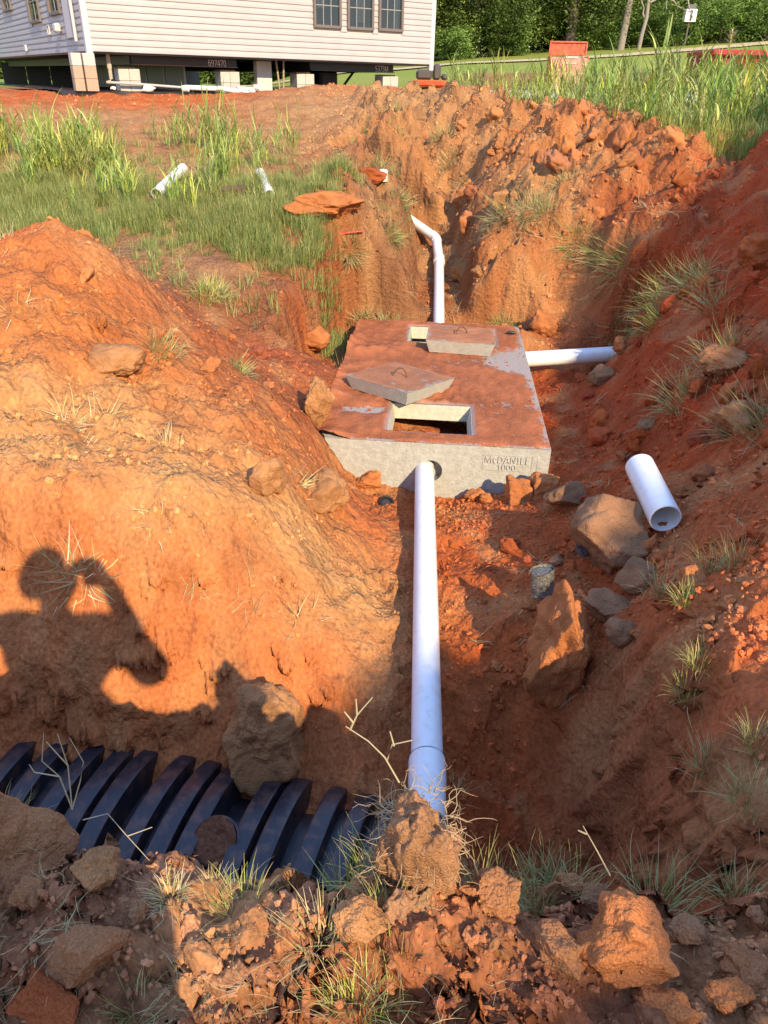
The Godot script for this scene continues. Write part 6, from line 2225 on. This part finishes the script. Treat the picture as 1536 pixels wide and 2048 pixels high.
func build_trees() -> void:
	var cl := [leaf_clump(1, 26, 0.42, 0.085), leaf_clump(2, 26, 0.42, 0.075)]
	var small := [leaf_clump(3, 22, 0.3, 0.06), leaf_clump(4, 22, 0.3, 0.055)]
	var fine := [leaf_clump(7, 22, 0.17, 0.05), leaf_clump(8, 22, 0.17, 0.045)]
	var big := [leaf_clump(5, 22, 0.55, 0.13), leaf_clump(6, 22, 0.55, 0.12)]
	var green := Color(0.115, 0.185, 0.042)
	var list := [
		[1.2, -43.0, 8.0, 2.3, "yellowish green tree at the corner of the house", 1.5], [4.0, -43.5, 9.0, 2.7, "broad dark green tree left of the steel bin", 0.8], [6.5, -46.0, 8.5, 2.2, "tree with light tufted leaves between two dark trees", 1.35],
		[8.8, -44.5, 9.0, 2.3, "rounded dark green tree right above the steel bin", 0.9], [11.0, -49.0, 9.0, 2.6, "tree standing back behind the pale bare trunk", 0.7], [14.0, -50.0, 9.0, 2.8, "tree standing back behind the dead branches", 0.8],
		[17.0, -49.0, 8.5, 2.6, "pale hazy tree above the white post box", 1.3], [20.0, -48.0, 8.5, 2.8, "dark leafy tree right of the white post box", 0.85], [23.5, -49.0, 9.0, 3.0, "tree over the skip at the right edge", 1.1], [-2.0, -46.0, 8.0, 2.6, "tree standing behind the house", 1.0]]
	for k in list.size():
		var t: Array = list[k]
		var tone: Color = green * t[5]
		tone.r *= 0.85 + 0.25 * t[5]
		tree("wood_edge_tree", t[4], "trees along the edge of the wood", Vector3(t[0], far_height(t[0], t[1]), t[1]), t[2], t[3], 0.12, 2300, tone, 70 + k, cl)
	# the wood behind, which reads as one dark mass
	var r := RandomNumberGenerator.new()
	r.seed = 8
	var where := []
	var tint := []
	for k in 17000:
		var x := r.randf_range(-60.0, 40.0)
		var z := r.randf_range(-57.0, -51.0)
		where.append(put_up(Vector3(x, far_height(x, z) + 9.0 * pow(r.randf(), 1.5), z), r.randf() * TAU, r.randf_range(0.9, 1.5)))
		tint.append(green * r.randf_range(0.5, 1.1))
	scatter("wood", big[0], where, tint, "dark mass of the wood behind the first row of trees", "wood")
	# bushes at the edge
	var bl := [[2.8, -42.0, 1.1, 0.9, "low weedy bush under the yellowish tree", 1.6], [5.6, -43.5, 1.3, 1.0, "leggy pale bush under the light tufted tree", 1.5], [10.2, -45.0, 1.4, 1.1, "bright yellow green bush left of the bare trunk", 2.0],
		[13.2, -45.5, 1.7, 1.2, "leafy bush right of the dead grey stems", 1.3], [14.6, -45.5, 1.1, 1.1, "small bright bush below the white post box", 1.6], [16.8, -45.5, 2.0, 1.6, "soft pale bush right of the white post box", 1.7], [19.0, -45.0, 2.1, 1.7, "wide pale bush before the dark leafy tree", 1.6], [21.5, -44.0, 1.9, 1.6, "pale bush behind the skip", 1.5]]
	for k in bl.size():
		var t: Array = bl[k]
		tree("bush", t[4], "bushes along the edge of the wood", Vector3(t[0], far_height(t[0], t[1]), t[1]), t[2], t[3], 0.1, 620, green * t[5], 170 + k, small)
	# bare pale trunks and the dead tree
	var b := MB.new()
	limb(b, Vector3(0, -0.2, 0), Vector3(0.4, 8.0, 0), 0.19, 0.12, r, Color(0.42, 0.37, 0.30), 0.03)
	one("bare_trunk", b.mesh(M.bark), "pale straight bare trunk in front of the dark wood", "tree trunk", Vector3(11.2, far_height(11.2, -43.6), -43.6))
	var dead := thing("dead_tree", "dead grey tree with bare drooping branches right of the pale trunk", "dead tree", Vector3(12.05, far_height(12.05, -43.4), -43.4))
	b = MB.new()
	limb(b, Vector3(0, -0.2, 0), Vector3(0.35, 4.4, 0), 0.11, 0.06, r, Color(0.45, 0.40, 0.34), 0.05)
	part("trunk", b.mesh(M.bark), dead)
	for s in [[Vector3(0.2, 1.9, 0), Vector3(3.0, 2.75, 0.4)], [Vector3(0.25, 2.4, 0), Vector3(2.2, 1.5, 0.3)], [Vector3(0.3, 3.3, 0), Vector3(2.6, 2.9, 0.2)], [Vector3(0.3, 3.6, 0), Vector3(1.9, 4.0, 0.2)], [Vector3(0.2, 2.2, 0), Vector3(-1.0, 3.2, 0)], [Vector3(1.6, 2.3, 0.2), Vector3(2.3, 1.2, 0.5)], [Vector3(1.2, 2.2, 0.2), Vector3(1.7, 3.2, 0.1)], [Vector3(0.3, 3.0, 0.1), Vector3(0.9, 1.6, 0.5)], [Vector3(0.1, 1.2, 0), Vector3(-0.5, 2.6, 0.2)]]:
		b = MB.new()
		limb(b, s[0], s[1], 0.05, 0.015, r, Color(0.5, 0.45, 0.39), 0.25)
		part("branch", b.mesh(M.bark), dead)
	# trees behind the viewer on the right: their shade lies over the right side of the dig
	var rt := Vector3.UP.cross(SUN).normalized()
	var up := SUN.cross(rt)
	var eye := Vector3(0, 1.5, 0)
	var ok := func(p: Vector3) -> bool:
		var q := p - eye
		var a := q.dot(rt)
		var bb := q.dot(up)
		var lim := -0.86
		var row := [[0.5, -0.98], [1.2, -0.74], [1.42, -0.74], [1.47, -1.0], [1.75, -1.04], [2.06, -0.98], [2.16, -0.72], [2.28, -0.46], [2.75, -0.16], [3.05, 0.0], [3.6, 0.40], [4.5, 1.02], [5.2, 1.95], [6.2, 2.45], [9.0, 4.4]]
		for j in row.size() - 1:
			if a >= row[j][0] and a <= row[j + 1][0]:
				lim = lerpf(row[j][1], row[j + 1][1], (a - row[j][0]) / (row[j + 1][0] - row[j][0]))
		lim += 0.07 * noise_a.get_noise_2d(a * 1.5, 3.0) - 0.07
		if Vector2((a - 0.92) / 0.15, (bb + 1.05) / 0.075).length() < 1.6:
			return false
		return bb < lim
	for k in 5:
		var a: float = [1.3, 2.5, 3.8, 5.2, 6.8][k]
		var bb: float = [-1.1, -0.5, 0.3, 1.5, 2.6][k]
		var p: Vector3 = eye + rt * a + up * bb + SUN * 10.0
		var gy := 0.0
		tree("shade_tree", ["leftmost tree of the row behind the viewer", "second tree from the left behind the viewer", "middle tree of the row behind the viewer", "fourth tree of the row behind the viewer", "rightmost tree of the row behind the viewer"][k], "trees behind the viewer", Vector3(p.x, gy, p.z), p.y + 0.9, 1.5 if k < 2 else 1.9, 0.55, 5200, green * 1.0, 300 + k, fine, ok)


# ---- the person who takes the picture stands right behind the camera; one sees only the shadow
func capsule(p: Vector3, a: Vector3, c: Vector3, ra: float, rc: float) -> float:
	var pa := p - a
	var ba := c - a
	var h := clampf(pa.dot(ba) / ba.dot(ba), 0.0, 1.0)
	return (pa - ba * h).length() - lerpf(ra, rc, h)


func nets(bones: Array, cell: float, blend: float, col: Color) -> MB:
	# surface nets over the smooth union of tapered capsules
	var lo := Vector3.ONE * 1e9
	var hi := Vector3.ONE * -1e9
	for k in bones:
		var m := maxf(k[2], k[3]) + cell * 3.0
		lo = lo.min((k[0] as Vector3).min(k[1]) - Vector3.ONE * m)
		hi = hi.max((k[0] as Vector3).max(k[1]) + Vector3.ONE * m)
	var n := Vector3i(((hi - lo) / cell).ceil()) + Vector3i.ONE
	var f := PackedFloat32Array()
	f.resize(n.x * n.y * n.z)
	f.fill(9.0)
	for bn in bones:
		var m := maxf(bn[2], bn[3]) + cell * 2.5 + blend
		var l := Vector3i((((bn[0] as Vector3).min(bn[1]) - Vector3.ONE * m - lo) / cell).floor()).clamp(Vector3i.ZERO, n - Vector3i.ONE)
		var h := Vector3i((((bn[0] as Vector3).max(bn[1]) + Vector3.ONE * m - lo) / cell).ceil()).clamp(Vector3i.ZERO, n - Vector3i.ONE)
		for x in range(l.x, h.x + 1):
			for y in range(l.y, h.y + 1):
				for z in range(l.z, h.z + 1):
					var k := (x * n.y + y) * n.z + z
					var d := capsule(lo + Vector3(x, y, z) * cell, bn[0], bn[1], bn[2], bn[3])
					var o := f[k]
					var t := maxf(blend - absf(d - o), 0.0) / blend
					f[k] = minf(d, o) - t * t * blend * 0.25
	var b := MB.new()
	var id := {}
	var step := [Vector3i(1, 0, 0), Vector3i(0, 1, 0), Vector3i(0, 0, 1)]
	for x in n.x - 1:
		for y in n.y - 1:
			for z in n.z - 1:
				var s := Vector3()
				var cnt := 0
				var vals := []
				for c in 8:
					vals.append(f[((x + (c & 1)) * n.y + y + ((c >> 1) & 1)) * n.z + z + (c >> 2)])
				if vals.min() >= 0.0 or vals.max() < 0.0:
					continue
				for c in 8:
					for ax in 3:
						if not (c >> ax) & 1:
							var e := c | (1 << ax)
							if (vals[c] < 0.0) != (vals[e] < 0.0):
								var t: float = vals[c] / (vals[c] - vals[e])
								var pc := Vector3(c & 1, (c >> 1) & 1, c >> 2)
								var pe := Vector3(e & 1, (e >> 1) & 1, e >> 2)
								s += pc.lerp(pe, t)
								cnt += 1
				id[Vector3i(x, y, z)] = b.v.size()
				b.v.append(lo + (Vector3(x, y, z) + s / cnt) * cell)
				b.c.append(col)
				b.n.append(Vector3((vals[1] + vals[3] + vals[5] + vals[7]) - (vals[0] + vals[2] + vals[4] + vals[6]), (vals[2] + vals[3] + vals[6] + vals[7]) - (vals[0] + vals[1] + vals[4] + vals[5]), (vals[4] + vals[5] + vals[6] + vals[7]) - (vals[0] + vals[1] + vals[2] + vals[3])).normalized())
	for c: Vector3i in id:
		for ax in 3:
			var u: Vector3i = step[(ax + 1) % 3]
			var w: Vector3i = step[(ax + 2) % 3]
			if id.has(c - u) and id.has(c - w) and id.has(c - u - w):
				var k0 := (c.x * n.y + c.y) * n.z + c.z
				var q: Vector3i = c + step[ax]
				var k1: int = (q.x * n.y + q.y) * n.z + q.z
				if (f[k0] < 0.0) != (f[k1] < 0.0):
					var a: int = id[c]
					var b1: int = id[c - u]
					var c1: int = id[c - u - w]
					var d1: int = id[c - w]
					if f[k0] < 0.0:
						b.i.append_array([a, c1, b1, a, d1, c1])
					else:
						b.i.append_array([a, b1, c1, a, c1, d1])
	return b


func build_person() -> void:
	var o := thing("person", "person in a grey shirt standing at the trench, holding up a phone in both hands", "person", Vector3(0.0, 0.0, 0.42))
	var L := []
	var hip := 0.94
	for s in [-1.0, 1.0]:
		L.append([Vector3(s * 0.09, hip, 0), Vector3(s * 0.11, 0.50, -0.02), 0.088, 0.06])
		L.append([Vector3(s * 0.11, 0.50, -0.02), Vector3(s * 0.12, 0.09, 0.02), 0.058, 0.04])
		L.append([Vector3(s * 0.12, 0.045, 0.05), Vector3(s * 0.135, 0.035, -0.15), 0.042, 0.036])
		L.append([Vector3(s * 0.15, 1.46, 0.0), Vector3(s * 0.20, 1.45, 0.0), 0.062, 0.058])
	# right arm with the elbow out, left arm closer in
	L.append([Vector3(0.20, 1.45, 0), Vector3(0.31, 1.18, -0.12), 0.075, 0.068])
	L.append([Vector3(0.31, 1.18, -0.12), Vector3(0.085, 1.445, -0.37), 0.064, 0.034])
	L.append([Vector3(-0.20, 1.45, 0), Vector3(-0.25, 1.19, -0.16), 0.07, 0.062])
	L.append([Vector3(-0.25, 1.19, -0.16), Vector3(-0.075, 1.44, -0.37), 0.06, 0.034])
	L.append([Vector3(-0.07, hip + 0.02, 0), Vector3(0.07, hip + 0.02, 0), 0.125, 0.125])
	L.append([Vector3(0, hip + 0.05, 0), Vector3(0, 1.16, 0.0), 0.135, 0.13])
	L.append([Vector3(-0.07, 1.30, 0), Vector3(0.07, 1.30, 0), 0.135, 0.135])
	L.append([Vector3(-0.10, 1.42, 0), Vector3(0.10, 1.42, 0), 0.085, 0.085])
	L.append([Vector3(0, 1.45, 0), Vector3(0, 1.60, -0.02), 0.062, 0.055])
	var body := nets(L, 0.016, 0.06, Color(0.25, 0.26, 0.28))
	for k in body.v.size():
		var p := body.v[k]
		if p.y < 0.98:
			body.c[k] = Color(0.06, 0.07, 0.10)
		if p.y < 0.09:
			body.c[k] = Color(0.10, 0.07, 0.05)
		if p.y > 1.52 and absf(p.x) < 0.08 or (p.z < -0.2 and p.y > 1.3):
			body.c[k] = Color(0.50, 0.30, 0.21)
	# head with brow, nose, jaw and ears
	var H := [[Vector3(0, 1.735, 0.012), Vector3(0, 1.735, -0.012), 0.092, 0.088], [Vector3(0, 1.69, -0.03), Vector3(0, 1.645, -0.055), 0.068, 0.045], [Vector3(0, 1.705, -0.098), Vector3(0, 1.68, -0.116), 0.010, 0.014], [Vector3(-0.03, 1.735, -0.082), Vector3(0.03, 1.735, -0.082), 0.018, 0.018], [Vector3(-0.018, 1.655, -0.094), Vector3(0.018, 1.655, -0.094), 0.009, 0.009]]
	for s in [-1.0, 1.0]:
		H.append([Vector3(s * 0.090, 1.725, 0.0), Vector3(s * 0.093, 1.69, -0.006), 0.015, 0.010])
	var head := nets(H, 0.008, 0.025, Color(0.52, 0.31, 0.22))
	var off := body.v.size()
	for k in head.v.size():
		body.v.append(head.v[k])
		body.n.append(head.n[k])
		body.c.append(head.c[k])
	for k in head.i:
		body.i.append(k + off)
	# hands: palm, four fingers behind the phone, thumb at its side
	for s in [-1.0, 1.0]:
		var B := [[Vector3(s * 0.085, 1.445, -0.37), Vector3(s * 0.062, 1.49, -0.385), 0.026, 0.024], [Vector3(s * 0.066, 1.47, -0.375), Vector3(s * 0.036, 1.495, -0.372), 0.011, 0.0085]]
		for k in 4:
			var y := 1.462 + k * 0.019
			B.append([Vector3(s * 0.064, y, -0.392), Vector3(s * 0.040, y + 0.004, -0.418), 0.0095, 0.009])
			B.append([Vector3(s * 0.040, y + 0.004, -0.418), Vector3(s * (0.018 + 0.004 * absf(k - 1.5)), y + 0.004, -0.4165), 0.009, 0.0078])
		var hnd := nets(B, 0.005, 0.010, Color(0.52, 0.31, 0.22))
		off = body.v.size()
		for k in hnd.v.size():
			body.v.append(hnd.v[k])
			body.n.append(hnd.n[k])
			body.c.append(hnd.c[k])
		for k in hnd.i:
			body.i.append(k + off)
	part("body", body.mesh(M.cloth), o)
	var hair := nets([[Vector3(0, 1.765, 0.03), Vector3(0, 1.77, -0.02), 0.088, 0.082], [Vector3(-0.03, 1.72, 0.045), Vector3(0.03, 1.72, 0.045), 0.07, 0.07]], 0.01, 0.03, Color(0.06, 0.04, 0.03))
	part("hair", hair.mesh(M.cloth), o)
	var ph := thing("phone", "dark mobile phone held upright by the person at the trench", "phone", Vector3(0, 1.5, 0.014))
	var b := MB.new()
	b.bevel(Vector3(-0.036, -0.10, -0.003), Vector3(0.036, 0.05, 0.005), 0.003, Color(0.03, 0.03, 0.035))
	part("case", b.mesh(M.steel), ph)
	b = MB.new()
	b.quad(Vector3(-0.033, -0.096, 0.0056), Vector3(-0.033, 0.047, 0.0056), Vector3(0.033, 0.047, 0.0056), Vector3(0.033, -0.096, 0.0056), Color(0.02, 0.02, 0.03))
	part("screen", b.mesh(M.steel), ph)


# ---------------------------------------------------------------- materials
func build_materials() -> void:
	var W := Color.WHITE
	# clay: fine grain and small crumbs
	var grain := noise_tex(3, 0.035, FastNoiseLite.TYPE_SIMPLEX_SMOOTH, 6, Color(0.66, 0.64, 0.62), Color(1, 1, 1), 1024)
	var crumb := noise_tex(8, 0.030, FastNoiseLite.TYPE_CELLULAR, 4, Color(1, 1, 1), Color(0, 0, 0), 1024)
	var soft := noise_tex(15, 0.02, FastNoiseLite.TYPE_SIMPLEX_SMOOTH, 6, Color(0, 0, 0), Color(1, 1, 1), 1024)
	var rough := noise_tex(16, 0.014, FastNoiseLite.TYPE_SIMPLEX_SMOOTH, 8, Color(0, 0, 0), Color(1, 1, 1), 1024)
	var m := mat("soil", W, 0.95)
	m.metallic_specular = 0.25
	textured(m, grain, rough, 2.3, 1.2)
	m = mat("soil_thin", W, 0.95)
	m.metallic_specular = 0.25
	textured(m, grain, crumb, 0.45, 2.6)
	m = mat("clod", W, 0.95)
	m.metallic_specular = 0.25
	textured(m, grain, crumb, 0.7, 4.5)
	m = mat("clod_small", W, 0.95)
	m.metallic_specular = 0.25
	textured(m, grain, soft, 0.6, 4.0)
	m = mat("crumb", W, 0.95)
	m.metallic_specular = 0.2
	m = mat("field", W, 0.95)
	m.metallic_specular = 0.2
	textured(m, noise_tex(33, 0.05, FastNoiseLite.TYPE_SIMPLEX_SMOOTH, 6, Color(0.6, 0.6, 0.55), Color(1, 1, 1), 512), null, 0, 0.35)
	m = mat("gravel", W, 0.95)
	textured(m, noise_tex(34, 0.08, FastNoiseLite.TYPE_CELLULAR, 3, Color(1, 1, 1), Color(0.55, 0.54, 0.5), 512), crumb, 2.0, 0.8)
	m = mat("concrete", W, 0.85)
	m.metallic_specular = 0.3
	textured(m, noise_tex(41, 0.012, FastNoiseLite.TYPE_SIMPLEX_SMOOTH, 7, Color(0.86, 0.855, 0.84), Color(1, 1, 1), 1024), noise_tex(42, 0.06, FastNoiseLite.TYPE_SIMPLEX_SMOOTH, 5, Color(0, 0, 0), W, 512), 0.25, 1.3)
	var pc := mat("plain_concrete", Color(0.43, 0.43, 0.39), 0.85)
	pc.vertex_color_use_as_albedo = false
	m = mat("block", W, 0.9)
	textured(m, M.concrete.albedo_texture, M.concrete.heightmap_texture, 0.35, 2.0)
	m = mat("pvc", Color(0.72, 0.735, 0.74), 0.32)
	m.uv1_triplanar = true
	m.uv1_world_triplanar = true
	m.uv1_scale = Vector3(1.4, 1.4, 1.4)
	# clay dust on the plastic
	m.albedo_texture = noise_tex(51, 0.012, FastNoiseLite.TYPE_SIMPLEX_SMOOTH, 6, Color(0.93, 0.88, 0.83), W, 1024, 0.36, Color(0.985, 0.975, 0.965))
	m = mat("mud", W, 0.95)
	m = mat("black_plastic", W, 0.42)
	m.roughness_texture = noise_tex(61, 0.02, FastNoiseLite.TYPE_SIMPLEX_SMOOTH, 5, Color(0.75, 0.75, 0.75), W, 512)
	# dust of clay on the black shell
	m.uv1_triplanar = true
	m.uv1_world_triplanar = true
	m.uv1_scale = Vector3(2.2, 2.2, 2.2)
	m.detail_enabled = true
	m.detail_albedo = clay_dust()
	m.detail_blend_mode = BaseMaterial3D.BLEND_MODE_MIX
	m.detail_uv_layer = BaseMaterial3D.DETAIL_UV_1
	m = mat("black_rubber", Color(0.02, 0.02, 0.022), 0.5)
	m.vertex_color_use_as_albedo = false
	m = mat("rust", Color(0.13, 0.06, 0.035), 0.8)
	m = mat("rusty_steel", W, 0.5, 0.4)
	textured(m, noise_tex(71, 0.02, FastNoiseLite.TYPE_SIMPLEX_SMOOTH, 6, Color(0.45, 0.30, 0.20), Color(0.95, 1.0, 1.0), 512), soft, 0.3, 6.0)
	m = mat("steel", W, 0.45, 0.2)
	m = mat("bark", W, 0.9)
	textured(m, noise_tex(81, 0.04, FastNoiseLite.TYPE_SIMPLEX_SMOOTH, 5, Color(0.55, 0.55, 0.55), W, 512), soft, 0.8, 1.5)
	m = mat("red_paint", Color(0.55, 0.05, 0.03), 0.4)
	m.vertex_color_use_as_albedo = false
	m = mat("red_paint_v", W, 0.55)
	textured(m, noise_tex(85, 0.02, FastNoiseLite.TYPE_SIMPLEX_SMOOTH, 6, Color(0.72, 0.62, 0.58), W, 512), null, 0, 1.0)
	m = mat("white_v", W, 0.5)
	m = mat("grass", W, 0.6)
	m.metallic_specular = 0.35
	m.backlight_enabled = true
	m.backlight = Color(0.5, 0.55, 0.3)
	m = mat("straw", W, 0.7)
	m.metallic_specular = 0.3
	m = mat("leaf", W, 0.55)
	m.metallic_specular = 0.35
	m.backlight_enabled = true
	m.backlight = Color(0.5, 0.55, 0.25)
	m = mat("siding", Color(0.39, 0.387, 0.39), 0.55)
	m.vertex_color_use_as_albedo = false
	m.uv1_triplanar = true
	m.uv1_scale = Vector3(0.4, 0.4, 0.4)
	m.albedo_texture = noise_tex(91, 0.01, FastNoiseLite.TYPE_SIMPLEX_SMOOTH, 5, Color(0.93, 0.92, 0.91), W, 512)
	m.uv1_world_triplanar = true
	m = mat("white_trim", Color(0.50, 0.495, 0.49), 0.5)
	m.vertex_color_use_as_albedo = false
	m = mat("sheathing", Color(0.5, 0.48, 0.45), 0.8)
	m.vertex_color_use_as_albedo = false
	m = mat("dark_room", Color(0.07, 0.075, 0.08), 0.9)
	m.vertex_color_use_as_albedo = false
	m = mat("window_frame", W, 0.5)
	m = mat("chalk", Color(0.8, 0.8, 0.78), 0.9)
	m.vertex_color_use_as_albedo = false
	m = mat("cloth", W, 0.85)
	m = StandardMaterial3D.new()
	m.resource_name = "glass"
	m.albedo_color = Color(0.16, 0.22, 0.25, 0.6)
	m.transparency = BaseMaterial3D.TRANSPARENCY_ALPHA
	m.roughness = 0.03
	M["glass"] = m


func clay_dust() -> ImageTexture:
	var im := Image.create(512, 512, false, Image.FORMAT_RGBA8)
	var f := FastNoiseLite.new()
	f.noise_type = FastNoiseLite.TYPE_SIMPLEX_SMOOTH
	f.seed = 63
	f.frequency = 0.012
	f.fractal_octaves = 6
	for y in 512:
		for x in 512:
			# wrap by blending two reads
			var u := x / 512.0
			var a := lerpf(f.get_noise_2d(x, y), f.get_noise_2d(x - 512, y), u)
			var c := lerpf(f.get_noise_2d(x, y - 512), f.get_noise_2d(x - 512, y - 512), u)
			var n := lerpf(a, c, y / 512.0)
			im.set_pixel(x, y, Color(0.36, 0.25, 0.20, clampf((n + 0.06) * 2.0, 0.05, 0.75)))
	return ImageTexture.create_from_image(im)


func _ready() -> void:
	# camera
	var cam := Camera3D.new()
	cam.name = "camera"
	cam.position = Vector3(0, 1.5, 0)
	cam.basis = Basis(Vector3.RIGHT, deg_to_rad(-30.136)) * Basis(Vector3.BACK, deg_to_rad(1.4))
	cam.fov = 69.357
	cam.near = 0.05
	cam.far = 900.0
	add_child(cam)
	cam.current = true
	# sky
	var env := Environment.new()
	env.background_mode = Environment.BG_SKY
	var sky := Sky.new()
	var sm := ProceduralSkyMaterial.new()
	sm.sky_top_color = Color(0.47, 0.58, 0.78)
	sm.sky_horizon_color = Color(0.92, 0.885, 0.83)
	sm.sky_curve = 0.12
	sm.ground_bottom_color = Color(0.25, 0.24, 0.16)
	sm.ground_horizon_color = Color(0.45, 0.47, 0.42)
	sm.sun_angle_max = 25.0
	sky.sky_material = sm
	env.sky = sky
	env.background_energy_multiplier = 1.75
	env.tonemap_mode = Environment.TONE_MAPPER_LINEAR
	env.tonemap_exposure = 1.65
	env.sdfgi_enabled = true
	env.ssao_enabled = true
	env.ssil_enabled = true
	var we := WorldEnvironment.new()
	we.name = "surroundings"
	we.environment = env
	add_child(we)
	# sun, behind the viewer and to the right
	var sun := DirectionalLight3D.new()
	sun.name = "sun"
	sun.light_color = Color(1.0, 0.90, 0.74)
	sun.light_energy = 1.5
	sun.light_angular_distance = 0.53
	sun.shadow_enabled = true
	add_child(sun)
	sun.look_at_from_position(SUN * 20.0, Vector3.ZERO)

	rng.seed = 7
	build_materials()
	survey_setup()
	build_field()
	build_ground()
	build_house()
	build_bins()
	build_trees()
	build_tank()
	build_chambers()
	build_pipes()
	build_clods()
	build_crumbs()
	build_grass()
	build_person()
